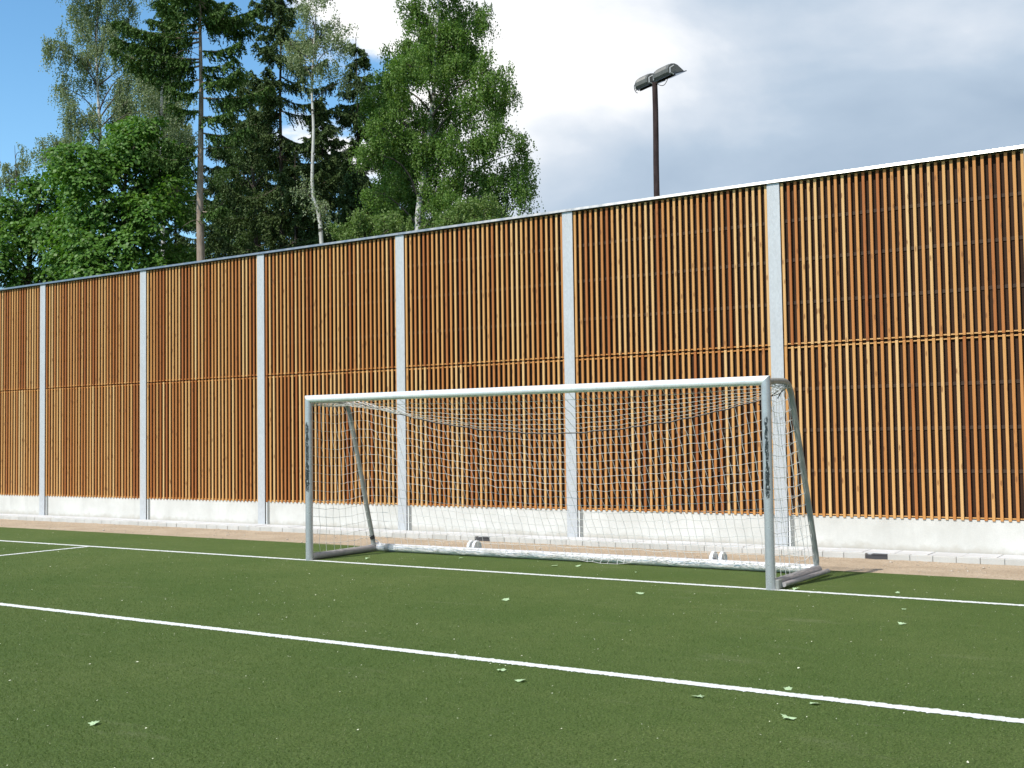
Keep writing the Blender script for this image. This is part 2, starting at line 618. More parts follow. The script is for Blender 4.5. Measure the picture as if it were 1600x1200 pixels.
GY = 13.201
line_strip('goal_line', (-40, GY), (20, GY), 0.11, 0.004, 'white goal line running under the goal posts')
line_strip('goal_area_line', (-17.87, GY - 5.225), (0.4, GY - 5.225), 0.12, 0.004, 'white goal area line across the open turf')
line_strip('goal_area_side_line', (-17.82, GY - 5.28), (-17.82, GY - 0.058), 0.11, 0.004, 'white side line of the goal area meeting the goal line')

# ------------------------------------------------------------------ kerb and paving
pav = empty('pavement', (0, 0, 0))
tag(pav, 'pale concrete paving strip with kerb blocks along the wall foot', None, None, 'structure')
b = MB()
b.box(-36, 3.2, KERB_Y + 0.15, POST_Y + 0.3, -0.12, -0.025)
b.build('bedding', M['soil'], pav)
KP = 0.333
kb = MB()
kb.bevbox(-KP / 2 + 0.003, KP / 2 - 0.003, 0, 0.128, -0.125, 0.006, 0.006)
kmesh = kb.mesh('kerb_block', M['kerb'])
gaps = []
k0 = -4.876 + KP / 2
for j in range(-94, 24):
    x = k0 + j * KP
    if j == -1 or j == -23 or j == -72:
        gaps.append(x)
        continue
    link('kerb_block', kmesh, pav, (x, KERB_Y + random.uniform(-0.004, 0.004), random.uniform(-0.004, 0.002)), (0, 0, random.uniform(-0.006, 0.006)))
PP = 0.488
pb = MB()
pb.bevbox(-PP / 2 + 0.006, PP / 2 - 0.006, KERB_Y + 0.140, POST_Y + 0.034, -0.05, 0.008, 0.005)
pmesh = pb.mesh('paving_slab', M['paver'])
for j in range(-64, 16):
    x = -4.80 + PP / 2 + j * PP
    link('paving_slab', pmesh, pav, (x, 0, random.uniform(-0.004, 0.004)), (random.uniform(-0.0001, 0.0001), 0, 0))
for x in gaps:
    d = empty('kerb_drain', (x, KERB_Y, 0))
    tag(d, 'dark iron drain outlet in the kerb, ' + ('behind the middle of the goal net' if -13 < x < -8 else 'beside the goal, on the mast side' if x > -8 else 'far beyond the goal, near the thin birch'), 'drain', 'drain outlets in the kerb')
    q = MB()
    q.box(-KP / 2 + 0.004, KP / 2 - 0.004, 0.02, 0.128, -0.125, -0.022)
    q.build('outlet_box', M['darkiron'], d)
    q = MB()
    q.box(-KP / 2 + 0.09, KP / 2 + 0.06, 0.012, 0.131, -0.021, -0.0045)
    q.build('cover_plate', M['darkiron'], d)

# pebbles and crumbs on the sand
n = 1500
cx = rng.uniform(-30, 0, n)
cy = rng.uniform(TURF_Y + 0.05, KERB_Y - 0.05, n)
fz = -0.012 - 0.068 * np.clip((cy - TURF_Y) / (KERB_Y - TURF_Y), 0, 1)
sz = rng.lognormal(math.log(0.009), 0.45, n)
oct_ = np.array([(1, 0, 0), (0, 1, 0), (-1, 0, 0), (0, -1, 0), (0, 0, 0.7), (0, 0, -0.6)])
V = (oct_[None] * sz[:, None, None] * rng.uniform(0.6, 1.3, (n, 6, 1))) + np.stack([cx, cy, fz + sz * 0.2], -1)[:, None]
of = np.array([(0, 1, 4), (1, 2, 4), (2, 3, 4), (3, 0, 4), (1, 0, 5), (2, 1, 5), (3, 2, 5), (0, 3, 5)])
F = (of[None] + (np.arange(n) * 6)[:, None, None]).reshape(-1, 3)
tag(link('pebbles', np_mesh('pebbles', V.reshape(-1, 3), F, M['pebble'])), 'small pale pebbles and crumbs strewn over the sand strip', 'pebbles', None, 'stuff')

# ------------------------------------------------------------------ noise barrier wall
BAY = 4.0
PX0 = -26.749                                   # first steel post in view
TOP = 6.045
LOW0, LOW1, UP0, UP1 = 0.500, 3.300, 3.316, 6.035
bay_txt = {
    -2: 'in the fourth bay away from the goal, far from the mast',
    -1: 'in the third bay beyond the goal, away from the mast',
    0: 'in the second bay beyond the goal, away from the mast',
    1: 'in the first bay beyond the goal, away from the mast',
    2: 'behind the goal post standing farther from the mast',
    3: 'in the bay wholly covered by the middle of the goal net',
    4: 'in the bay directly below the floodlight mast',
    5: 'in the bare bay beside the goal, next to the mast bay',
    6: 'in the second bare bay past the goal on the mast side',
}
post_txt = {
    -1: 'galvanised steel wall post between the fourth and third bays beyond the goal',
    0: 'galvanised steel wall post between the third and second bays beyond the goal',
    1: 'galvanised steel wall post between the second and first bays beyond the goal',
    2: 'galvanised steel wall post just outside the goal, away from the mast',
    3: 'galvanised steel wall post behind the net, farther from the mast',
    4: 'galvanised steel wall post behind the net middle, beside the mast bay',
    5: 'galvanised steel wall post behind the goal post nearest the mast, with dark chip',
    6: 'galvanised steel wall post between the two bare bays past the goal',
    7: 'galvanised steel wall post ending the second bare bay past the goal',
    -2: 'galvanised steel wall post ending the fourth bay beyond the goal',
}


def slat_mesh(z0, z1):
    q = MB()
    q.bevbox(-0.0222, 0.0222, 0.0, 0.032, z0, z1, 0.0025)
    return q.mesh('slat', M['wood'])


SL_LOW, SL_UP = slat_mesh(0, LOW1 - LOW0), slat_mesh(0, UP1 - UP0)
SY = POST_Y + 0.030                              # front of the slats
NS, SP = 34, 0.1126


def batten_mesh(h):
    q = MB()
    q.bevbox(-1.925, 1.925, 0, 0.022, 0, h, 0.002)
    return q.mesh('batten', M['wood'])


BAT = batten_mesh(0.020)
q = MB()
q.bevbox(-1.93, 1.93, 0, 0.012, 0, 0.058, 0.002)
CBAT = q.mesh('counter_batten', M['backbatten'])


def panel(bay, upper):
    xc = PX0 + BAY * bay + BAY / 2
    z0, z1 = (UP0, UP1) if upper else (LOW0, LOW1)
    o = empty('slatted_barrier_panel', (xc, SY, z0))
    tag(o, ('upper' if upper else 'lower') + ' larch slat panel ' + bay_txt[bay], 'wall panel', 'slatted noise barrier panels')
    mesh = SL_UP if upper else SL_LOW
    for j in range(NS):
        x = -BAY / 2 + 0.143 + j * SP + random.uniform(-0.0025, 0.0025)
        link('slat', mesh, o, (x, random.uniform(-0.0015, 0.0015), random.uniform(-0.004, 0.002)), (random.uniform(-0.0008, 0.0008), random.uniform(-0.0007, 0.0007), random.uniform(-0.03, 0.03)))
    H = z1 - z0
    for z in ([0.026, H - 0.036] if not upper else [0.016]):
        link('batten', BAT, o, (0, 0.0325, z))
    q = MB()
    q.box(-1.95, 1.95, 0.0685, 0.12, -0.0155 if upper else 0.012, H)
    q.build('absorber_board', M['fleece'], o)
    for z in ((2.586, 1.908, 1.244) if not upper else (5.397, 4.733, 4.019)):
        link('counter_batten', CBAT, o, (0, 0.056, z - z0 - 0.03))
    return o


for bay in range(-2, 7):
    panel(bay, True)
    panel(bay, False)
    xc = PX0 + BAY * bay + BAY / 2
    pl = empty('concrete_plinth', (xc, POST_Y + 0.05, 0))
    tag(pl, 'concrete plinth ' + bay_txt[bay], 'plinth', 'concrete plinths under the slat panels')
    q = MB()
    q.box(-1.93, 1.93, 0, 0.14, -0.1, 0.512)
    q.build('slab', M['concrete'], pl)
    # joint beside the post: a pale sealing strip and a thin flat strip coloured grey
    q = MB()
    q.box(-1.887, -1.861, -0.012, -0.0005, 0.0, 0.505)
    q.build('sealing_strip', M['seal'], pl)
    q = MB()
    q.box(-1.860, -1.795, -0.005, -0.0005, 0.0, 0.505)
    q.build('joint_strip', M['grey_strip'], pl)
    # folded sheet over the top edge, one length per bay
    cp = empty('wall_coping', (xc, POST_Y, TOP))
    tag(cp, 'metal coping strip ' + bay_txt[bay], 'coping', 'metal coping lengths on the wall top')
    q = MB()
    hx = BAY / 2 - 0.0015
    prof = [(-0.034, 0.004), (-0.020, 0.050), (0.27, 0.058), (0.285, 0.0), (0.27, 0.0), (0.26, 0.040), (-0.008, 0.040), (-0.02, 0.006)]
    v = [(-hx, y, z) for y, z in prof] + [(hx, y, z) for y, z in prof]
    nP = len(prof)
    f = [(i, (i + 1) % nP, nP + (i + 1) % nP, nP + i) for i in range(nP)]
    f += [tuple(reversed(range(nP))), tuple(range(nP, 2 * nP))]
    q.add(v, f)
    q.build('sheet', M['cap'], cp)

for i in range(-2, 8):
    o = empty('wall_post', (PX0 + BAY * i, POST_Y, 0))
    tag(o, post_txt[i], 'steel post', 'galvanised wall posts')
    q = MB()
    q.bevbox(-0.11, 0.11, 0, 0.016, -0.1, TOP, 0.003)
    q.build('front_flange', M['galv'], o)
    q = MB()
    q.box(-0.006, 0.006, 0.0165, 0.2035, -0.1, TOP - 0.004)
    q.build('web', M['galv'], o)
    q = MB()
    q.box(-0.11, 0.11, 0.204, 0.22, -0.1, TOP - 0.002)
    q.build('rear_flange', M['galv'], o)
    if i == 5:
        q = MB()
        q.add([(0.02, -0.0015, 2.115), (0.055, -0.0015, 2.135), (0.072, -0.0015, 2.128), (0.052, -0.0015, 2.085), (0.028, -0.0015, 2.08),
               (0.02, 0.002, 2.115), (0.055, 0.002, 2.135), (0.072, 0.002, 2.128), (0.052, 0.002, 2.085), (0.028, 0.002, 2.08)],
              [(0, 1, 2, 3, 4), (9, 8, 7, 6, 5)] + [(k, k + 5, (k + 1) % 5 + 5, (k + 1) % 5) for k in range(5)])
        q.build('dark_chip', M['alu_side'], o)

# ------------------------------------------------------------------ football goal
GXL, GXR, GZ, GR = -12.439 - 0.02, -5.009, 2.50, 0.058
goal = empty('football_goal', ((GXL + GXR) / 2, GY, 0))
tag(goal, 'full size aluminium football goal standing on the goal line', 'goal')
HX = (GXR - GXL) / 2


def gtube(name, pts, rad, mat, sides=20, parent=goal, smooth=True):
    return MB().tube(pts, rad, sides).build(name, mat, parent, smooth)


def mitred(axis_pts_fn, name, mat, parent, loc):
    v, f = axis_pts_fn
    q = MB()
    q.add(v, f)
    o = q.build(name, mat, parent, True)
    o.location = loc
    return o


S = 28
for sgn, nm in ((-1, 'alu_post_far'), (1, 'alu_post_near')):
    v, f = [], []
    for z in (0.0, 1.2, None):
        for k in range(S):
            a = 2 * math.pi * k / S
            x, y = GR * math.cos(a), GR * math.sin(a)
            v.append((x, y, (GZ + sgn * x) if z is None else z))
    for i in range(2):
        for k in range(S):
            f.append((i * S + k, i * S + (k + 1) % S, (i + 1) * S + (k + 1) % S, (i + 1) * S + k))
    f += [tuple(reversed(range(S))), tuple(2 * S + k for k in range(S))]
    mitred((v, f), 'goal_post', M[nm], goal, (sgn * HX, 0, 0))
v, f = [], []
for sgn in (-1, 1):
    for k in range(S):
        a = 2 * math.pi * k / S
        y, z = GR * math.cos(a), GR * math.sin(a)
        v.append((sgn * (HX + z), y, z))
for k in range(S):
    f.append((k, (k + 1) % S, S + (k + 1) % S, S + k))
f += [tuple(reversed(range(S))), tuple(S + k for k in range(S))]
mitred((v, f), 'crossbar', M['alu'], goal, (0, 0, GZ))

BK = 1.66                                      # depth of the ground frame
gtube('rear_ground_bar', [(-HX + 0.03, BK - 0.06, 0.068), (0, BK, 0.068), (HX - 0.0, BK, 0.068)], 0.064, M['alu_base'])
gtube('side_ground_bar', [(-HX, 0.04, 0.055), (-HX, BK - 0.07, 0.062)], 0.054, M['alu_side'])
gtube('side_ground_bar', [(HX, 0.04, 0.06), (HX + 0.02, BK + 0.01, 0.066)], 0.058, M['alu_side'])
gtube('roller_tube', [(HX + 0.125, 0.10, 0.055), (HX + 0.165, BK - 0.02, 0.06)], 0.030, M['alu_side'], 14)
q = MB()
q.bevbox(HX + 0.03, HX + 0.10, 0.0, 0.15, 0.006, 0.12, 0.008)
q.build('corner_bracket', M['alu_dull'], goal)
q = MB()
q.bevbox(-HX - 0.035, -HX + 0.04, BK - 0.12, BK - 0.02, 0.10, 0.145, 0.008)
q.build('corner_clamp', M['alu_base'], goal)


def smooth_path(pts, n=24):
    """Catmull-Rom through pts"""
    P = [Vector(p) for p in pts]
    P = [P[0] * 2 - P[1]] + P + [P[-1] * 2 - P[-2]]
    out = []
    for i in range(1, len(P) - 2):
        for s in range(n if i < len(P) - 3 else n + 1):
            t_ = s / n
            a, b_, c_, d_ = P[i - 1], P[i], P[i + 1], P[i + 2]
            out.append(0.5 * ((2 * b_) + (c_ - a) * t_ + (2 * a - 5 * b_ + 4 * c_ - d_) * t_ ** 2 + (3 * b_ - a - 3 * c_ + d_) * t_ ** 3))
    return out


stR = smooth_path([(HX, 0.0, 2.49), (HX, 0.45, 2.508), (HX, 0.70, 2.50), (HX, 0.85, 2.40), (HX, 0.955, 2.16), (HX, 1.40, 1.00), (HX, 1.605, 0.42), (HX, 1.665, 0.24), (HX, 1.67, 0.08)], 6)
stL = smooth_path([(-HX, 0.0, 2.47), (-HX, 0.45, 2.475), (-HX, 0.78, 2.46), (-HX, 0.90, 2.40), (-HX, 0.965, 2.25), (-HX, 1.14, 1.62), (-HX, 1.33, 0.88), (-HX, 1.50, 0.25), (-HX, 1.52, 0.10)], 6)
gtube('net_stanchion', stL, 0.038, M['alu_dull'], 14)
gtube('net_stanchion', stR, 0.038, M['alu_dull'], 14)
gtube('tape_wrap', [(-HX, 1.485, 0.275), (-HX, 1.505, 0.215)], 0.042, M['cord'], 14)
gtube('strap', [(-HX, 1.50, 0.22), (-HX + 0.05, 1.58, 0.17), (-HX + 0.10, 1.60, 0.12)], 0.007, M['whiteplastic'], 6)
gtube('tape_band', [(-HX + 0.21, BK - 0.058, 0.068), (-HX + 0.30, BK - 0.056, 0.068)], 0.0652, M['alu_side'])

# pairs of transport wheels behind the ground bar
wv = [(0.0, 0.020), (0.0, 0.105), (0.004, 0.112), (0.044, 0.112), (0.048, 0.105), (0.048, 0.095), (0.036, 0.088), (0.034, 0.020)]


def wheel_mesh():
    N = 26
    v, f = [], []
    for x, r_ in wv:
        for k in range(N):
            a = 2 * math.pi * k / N
            v.append((x, r_ * math.cos(a), r_ * math.sin(a)))
    for i in range(len(wv) - 1):
        for k in range(N):
            f.append((i * N + k, (i + 1) * N + k, (i + 1) * N + (k + 1) % N, i * N + (k + 1) % N))
    f.append(tuple(range(N)))
    f.append(tuple(reversed([(len(wv) - 1) * N + k for k in range(N)])))
    return MB().add(v, f).mesh('wheel', M['whiteplastic'], False)


WM = wheel_mesh()
gc = (GXL + GXR) / 2
for xa, xb in ((-10.67, -10.57), (-6.52, -6.385)):
    for x in (xa, xb):
        link('transport_wheel', WM, goal, (x - gc - 0.024, BK + 0.16, 0.115))
    gtube('wheel_axle', [(xa - gc - 0.03, BK + 0.16, 0.115), (xb - gc + 0.045, BK + 0.16, 0.115)], 0.013, M['alu_dull'], 8)
    for x in ((xa + xb) / 2,):
        q = MB()
        q.box(x - gc - 0.02, x - gc + 0.02, BK + 0.03, BK + 0.175, 0.085, 0.125)
        q.build('wheel_bracket', M['alu_dull'], goal)

# ------------------------------------------------------------------ goal net
net = empty('goal_net', (gc, GY, 0))
tag(net, 'white mesh net hung slack inside the football goal', 'net')
NR = 0.0036


def strings(lines, name, rad=NR, mat=None):
    """each polyline becomes a thin three-sided string; all strings of one panel form that panel"""
    Vs, Fs, n0 = [], [], 0
    cs = np.array([[math.cos(a), math.sin(a)] for a in (0.3, 0.3 + 2 * math.pi / 3, 0.3 + 4 * math.pi / 3)])
    for L in lines:
        L = np.asarray(L, float)
        d = np.gradient(L, axis=0)
        d /= np.linalg.norm(d, axis=1, keepdims=True) + 1e-12
        ref = np.where(np.abs(d[:, 2:3]) < 0.85, np.array([[0, 0, 1.0]]), np.array([[1.0, 0, 0]]))
        a = np.cross(d, ref)
        a /= np.linalg.norm(a, axis=1, keepdims=True) + 1e-12
        b_ = np.cross(a, d)
        ring = L[:, None] + rad * (cs[None, :, :1] * a[:, None] + cs[None, :, 1:] * b_[:, None])
        m_ = len(L)
        Vs.append(ring.reshape(-1, 3))
        i = np.arange(m_ - 1)[:, None] * 3
        k = np.arange(3)[None]
        Fs.append((n0 + np.stack([i + k, i + (k + 1) % 3, i + 3 + (k + 1) % 3, i + 3 + k], -1)).reshape(-1, 4))
        n0 += m_ * 3
    me = np_mesh(name, np.concatenate(Vs), np.concatenate(Fs), mat or M['net'])
    o = link(name, me, net)
    o['kind'] = 'stuff'
    return o


def grid_lines(P):
    """P (rows, cols, 3) -> strings along rows and columns"""
    return [P[i] for i in range(P.shape[0])] + [P[:, j] for j in range(P.shape[1])]


NC = 60
u = np.linspace(-1, 1, NC)
X = u * (HX - 0.01)
xm = (X + gc + 8.5) / 3.75
cordZ = 1.915 + 0.56 * np.abs(xm) ** 1.9
cordZ = np.minimum(cordZ, np.interp(u, [-1, -0.97, 0.97, 1], [2.45, 2.44, 2.50, 2.50]))
cordZ[0], cordZ[-1] = 2.43, 2.48
cordY = 0.84 + 0.10 * (1 - u ** 2)
cord = np.stack([X, cordY, cordZ + rng.normal(0, 0.006, NC)], -1)
# roof panel
NRf = 8
roof = np.zeros((NRf, NC, 3))
for i in range(NRf):
    s = i / (NRf - 1)
    roof[i, :, 0] = X + 0.05 * math.sin(math.pi * s) * np.sin(u * 7)
    roof[i, :, 1] = (1 - s) * 0.045 + s * cordY
    roof[i, :, 2] = (1 - s) * 2.445 + s * cord[:, 2] - 0.16 * s * (1 - s)
roof += rng.normal(0, 0.004, roof.shape)
roof[-1] = cord
strings(grid_lines(roof), 'roof_netting')
# back panel, a little slack above the ground bar
NB = 18
back = np.zeros((NB, NC, 3))
barY = np.interp(u, [-1, 0, 1], [BK - 0.11, BK - 0.05, BK - 0.05])
for i in range(NB):
    s = i / (NB - 1)
    back[i, :, 0] = X + 0.24 * s * (1 - u ** 2)
    back[i, :, 1] = (1 - s) * cordY + s * barY + 0.07 * math.sin(math.pi * s)
    back[i, :, 2] = (1 - s) * cord[:, 2] + s * 0.11
back[1:-1] += rng.normal(0, 0.006, back[1:-1].shape)
back[0] = cord
strings(grid_lines(back), 'back_netting')
# loose skirt lying over and in front of the ground bar
sk = np.zeros((3, NC, 3))
pile = np.exp(-((u - 0.10) / 0.20) ** 2) + 0.35 * np.exp(-((u + 0.45) / 0.15) ** 2) + 0.4 * np.exp(-((u - 0.85) / 0.12) ** 2)
sk[0] = back[-1]
sk[1, :, 0] = back[-1, :, 0] + 0.02
sk[1, :, 1] = barY - 0.035
sk[1, :, 2] = 0.12 - 0.05 * pile
sk[2, :, 0] = back[-1, :, 0] + 0.05 + rng.normal(0, 0.02, NC)
sk[2, :, 1] = barY - 0.05 - 0.12 * pile
sk[2, :, 2] = 0.115 - 0.10 * np.clip(pile, 0, 1) + np.abs(rng.normal(0, 0.006, NC))
sk[:, :, 2] = np.maximum(sk[:, :, 2], 0.012)
strings(grid_lines(sk), 'net_skirt')
L = []
for k in range(7):
    s_ = np.linspace(-0.96, 0.97, 150)
    ph = rng.uniform(0, 6)
    yb = np.interp(s_, u, barY)
    up = rng.uniform(-0.05, 0.06)
    L.append(np.stack([s_ * (HX - 0.02), yb - 0.035 + up * 0.6 + 0.03 * np.sin(s_ * 41 + ph) - 0.02, 0.105 + 0.035 * np.sin(s_ * 33 + ph * 2) - abs(up) * 0.5 + rng.normal(0, 0.008, 150)], -1))
strings(L, 'gathered_twine', 0.0030)
strings([cord + np.array([0, -0.012, -0.008])], 'tension_cord', 0.0075, M['cord'])
for sgn, st in ((-1, stL), (1, stR)):
    st = np.array([tuple(p) for p in st])
    keep = st[st[:, 1] > 0.72]
    zz = np.linspace(2.44, 0.13, 18)
    order = np.argsort(keep[:, 2])
    ry = np.interp(zz, keep[order, 2], keep[order, 1])
    NS_ = 10
    side = np.zeros((18, NS_, 3))
    for j in range(NS_):
        s = j / (NS_ - 1)
        side[:, j, 0] = sgn * (HX - 0.012) - sgn * 0.05 * math.sin(math.pi * s) * np.sin(np.linspace(0.2, 2.9, 18))
        side[:, j, 1] = 0.05 + (ry - 0.05) * s
        side[:, j, 2] = zz - 0.05 * math.sin(math.pi * s)
    side[:, :, 2] = np.maximum(side[:, :, 2], 0.07)
    side[:, 1:-1] += rng.normal(0, 0.006, side[:, 1:-1].shape)
    strings(grid_lines(side), 'side_netting')
# bunched twine along the top stay and ties at the post
for sgn, zt, y1 in ((-1, 2.45, 0.80), (1, 2.485, 0.78)):
    L = []
    for k in range(5):
        s = np.linspace(0, 1, 26)
        L.append(np.stack([np.full(26, sgn * (HX - 0.01)) + rng.normal(0, 0.018, 26), 0.04 + s * y1, zt - 0.02 + 0.035 * np.sin(s * 19 + k) + rng.normal(0, 0.008, 26)], -1))
    strings(L, 'gathered_twine', 0.0042)
L = []
for k in range(4):
    s = np.linspace(0, 1, 22)
    x = -HX + 0.02 + s * 1.3
    z = np.interp(x, X, cord[:, 2]) + rng.normal(0, 0.010, 22) + 0.012 * k
    y = np.interp(x, X, cordY) + rng.normal(0, 0.01, 22)
    L.append(np.stack([x, y, z], -1))
strings(L, 'gathered_twine', 0.0040)
L = [np.array([(HX - 0.02, 0.74, 2.47), (HX - 0.12, 0.6, 2.36), (HX - 0.26, 0.42, 2.22)]), np.array([(HX - 0.02, 0.78, 2.47), (HX - 0.06, 0.72, 2.40), (HX - 0.10, 0.66, 2.30)])]
strings(L, 'black_tie', 0.009, M['cord'])

# ------------------------------------------------------------------ floodlight mast
mast = empty('floodlight_mast', (-11.285, 23.36, -0.1))
tag(mast, 'tall dark wooden mast with twin floodlights behind the wall', 'floodlight mast')
pts = [(0.03 * math.sin(i * 0.9) * 0.3 - 0.045 * i / 16, 0.02 * math.cos(i * 1.3) * 0.4, 9.97 * i / 16) for i in range(17)]
MB().tube(pts, [0.085 - 0.022 * i / 16 for i in range(17)], 14).build('pole', M['pole'], mast, True)
ARM_A = math.atan2(-0.46, 0.89)
arm = empty('cross_arm_assembly', (0, 0, 0))
bpy.data.objects.remove(arm)
ca, sa = math.cos(ARM_A), math.sin(ARM_A)


def armpt(s, wv_, h):
    wv_, h = wv_ * 0.945 - h * 0.326, h * 0.945 + wv_ * 0.326
    return (-0.045 + s * ca - wv_ * sa, s * sa + wv_ * ca, 9.95 + h)


q = MB()
for s0, s1, w0, w1, h0, h1 in ((-0.54, 0.74, -0.03, 0.03, -0.025, 0.003),):
    v = [armpt(s, a, h) for h in (h0, h1) for a in (w0, w1) for s in (s0, s1)]
    q.add(v, [(0, 2, 3, 1), (4, 5, 7, 6), (0, 1, 5, 4), (2, 6, 7, 3), (0, 4, 6, 2), (1, 3, 7, 5)])
q.build('cross_arm', M['pole'], mast)
prof = [(-0.15, 0.03), (-0.172, 0.09), (-0.155, 0.175), (-0.10, 0.235), (0.0, 0.265), (0.09, 0.25), (0.17, 0.20), (0.24, 0.115), (0.31, 0.03)]


def floodlight(s0, s1):
    q = MB()
    rings = []
    nr = 22
    for i in range(nr):
        s = s0 + (s1 - s0) * i / (nr - 1)
        k = 1.0 if 2 < i < nr - 3 and i % 2 else 0.955
        if i in (0, nr - 1):
            k = 0.93
        rings.append([(s, 0.05 + (a - 0.05) * k, 0.03 + (h - 0.03) * k) for a, h in prof])
    v = [armpt(*p) for rg in rings for p in rg]
    n_ = len(prof)
    f = []
    for i in range(nr - 1):
        for k in range(n_ - 1):
            f.append((i * n_ + k, i * n_ + k + 1, (i + 1) * n_ + k + 1, (i + 1) * n_ + k))
        f.append((i * n_ + n_ - 1, i * n_, (i + 1) * n_, (i + 1) * n_ + n_ - 1))
    f += [tuple(range(n_)), tuple(reversed([(nr - 1) * n_ + k for k in range(n_)]))]
    q.add(v, f)
    fl = q.build('floodlight', M['lamp'], mast)
    q = MB()
    v = [armpt(s, a, h) for h in (0.004, 0.024) for a in (-0.16, 0.36) for s in (s0 - 0.01, s1 + 0.01)]
    q.add(v, [(0, 2, 3, 1), (4, 5, 7, 6), (0, 1, 5, 4), (2, 6, 7, 3), (0, 4, 6, 2), (1, 3, 7, 5)])
    q.build('glass', M['lampglass'], fl)
    for s in (s0 - 0.035, s1 + 0.035):
        MB().tube([armpt(s, -0.05, 0.0), armpt(s, -0.13, 0.06), armpt(s, -0.10, 0.16), armpt(s, 0.02, 0.19)], 0.016, 6).build('bracket', M['lampbracket'], fl)


floodlight(-0.50, -0.04)
floodlight(0.20, 0.74)
pts = [armpt(-0.50 - 0.07 * math.sin(a) - 0.02, -0.12, 0.05 - 0.10 * math.cos(a)) for a in np.linspace(0.1, 3.0, 10)]
MB().tube(pts, 0.009, 6).build('cable', M['darkiron'], mast)
pts = [armpt(0.08 + 0.40 * s, 0.0, -0.03 - 0.09 * math.sin(math.pi * s)) for s in np.linspace(0, 1, 10)]
MB().tube(pts, 0.008, 6).build('cable', M['darkiron'], mast)

# ------------------------------------------------------------------ trees
FOL = {}
FOL['birch'] = mat_leaf('birch_leaf', [(0, (0.085, 0.165, 0.028)), (0.5, (0.130, 0.225, 0.044)), (0.9, (0.175, 0.275, 0.065)), (1, (0.25, 0.32, 0.13))], 0.36)
FOL['pale_birch'] = mat_leaf('pale_birch_leaf', [(0, (0.150, 0.195, 0.085)), (0.5, (0.210, 0.260, 0.130)), (1, (0.32, 0.36, 0.23))], 0.30)
FOL['maple'] = mat_leaf('maple_leaf', [(0, (0.060, 0.145, 0.020)), (0.5, (0.100, 0.205, 0.034)), (0.9, (0.145, 0.265, 0.055)), (1, (0.26, 0.34, 0.15))], 0.36, 0.45)
FOL['spruce'] = mat_leaf('spruce_needles', [(0, (0.040, 0.085, 0.016)), (0.6, (0.068, 0.130, 0.024)), (1, (0.105, 0.170, 0.040))], 0.10, 0.6)
FOL['dark_spruce'] = mat_leaf('dark_spruce_needles', [(0, (0.038, 0.068, 0.018)), (0.6, (0.070, 0.112, 0.030)), (1, (0.120, 0.160, 0.058))], 0.08, 0.6)
FOL['shrub'] = mat_leaf('shrub_leaf', [(0, (0.10, 0.17, 0.035)), (0.6, (0.15, 0.23, 0.055)), (1, (0.23, 0.29, 0.11))], 0.3)
FOL['alder'] = mat_leaf('alder_leaf', [(0, (0.045, 0.085, 0.022)), (0.6, (0.075, 0.125, 0.034)), (1, (0.13, 0.18, 0.07))], 0.3)
BARK = {}
BARK['birch'] = mat_bark('birch_bark', (0.42, 0.40, 0.36), (0.62, 0.60, 0.55), (0.045, 0.038, 0.032), (3, 3, 6), 0.54)
BARK['spruce'] = mat_bark('spruce_bark', (0.22, 0.165, 0.125), (0.36, 0.285, 0.225))
BARK['twig'] = mat_bark('twig_bark', (0.055, 0.045, 0.036), (0.13, 0.11, 0.09))
BARK['dark'] = mat_bark('dark_bark', (0.05, 0.04, 0.032), (0.09, 0.07, 0.055))


def leaf_quads(c, axis, nrm, ln, wd):
    axis = axis / (np.linalg.norm(axis, axis=1, keepdims=True) + 1e-9)
    side = np.cross(axis, nrm)
    side /= np.linalg.norm(side, axis=1, keepdims=True) + 1e-9
    ln, wd = ln[:, None], wd[:, None]
    v = np.stack([c - axis * ln * 0.5, c + side * wd * 0.5 - axis * ln * 0.06, c + axis * ln * 0.5, c - side * wd * 0.5 - axis * ln * 0.06], 1)
    return v


def crown_object(parent, quads, mat, name='crown'):
    v = np.concatenate(quads).reshape(-1, 3)
    f = np.arange(len(v)).reshape(-1, 4)
    return link(name, np_mesh(name, v, f, mat), parent)


def unit(n_, g_):
    a = g_.normal(size=(n_, 3))
    return a / np.linalg.norm(a, axis=1, keepdims=True)


def weeping(cl, g_, hang, dens, size, flat=0.0):
    """hanging strings of small leaves filling one clump (cx, cy, cz, rx, rz)"""
    cx_, cy_, cz_, rx, rz = cl
    ns = max(10, int(dens * rx * (rx + rz) * 0.5 * 340))
    # strings start on twigs: a handful of twig lines through the clump
    nt = max(5, ns // 24)
    tw = unit(nt, g_)
    r_ = g_.uniform(0.25, 1.0, nt) ** 0.6
    centre = np.array([cx_, cy_, cz_])
    tip = centre + tw * r_[:, None] * np.array([rx, rx, rz])
    k = g_.integers(0, nt, ns)
    start = tip[k] + g_.normal(0, 0.135, (ns, 3)) * np.array([1, 1, 0.55])
    L = g_.uniform(0.25, 1.0, ns) * hang
    per = 13
    s = (np.arange(per) + 0.5) / per
    drift = g_.normal(0, 0.13, (ns, 2))
    P = np.zeros((ns, per, 3))
    P[:, :, :2] = start[:, None, :2] + drift[:, None] * (s ** 0.7)[None, :, None] * L[:, None, None]
    P[:, :, 2] = start[:, None, 2] - L[:, None] * s[None] ** 1.25 + 0.06
    P = P.reshape(-1, 3) + g_.normal(0, 0.028, (ns * per, 3))
    P = P[g_.uniform(size=len(P)) < 0.9]
    m_ = len(P)
    ax = g_.normal(0, 0.55, (m_, 3)) + np.array([0, 0, -0.8])
    nr_ = unit(m_, g_) + np.array([0, -0.3, 0.35])
    ln = g_.uniform(0.7, 1.25, m_) * size
    return leaf_quads(P, ax, nr_, ln, ln * 0.78), tip


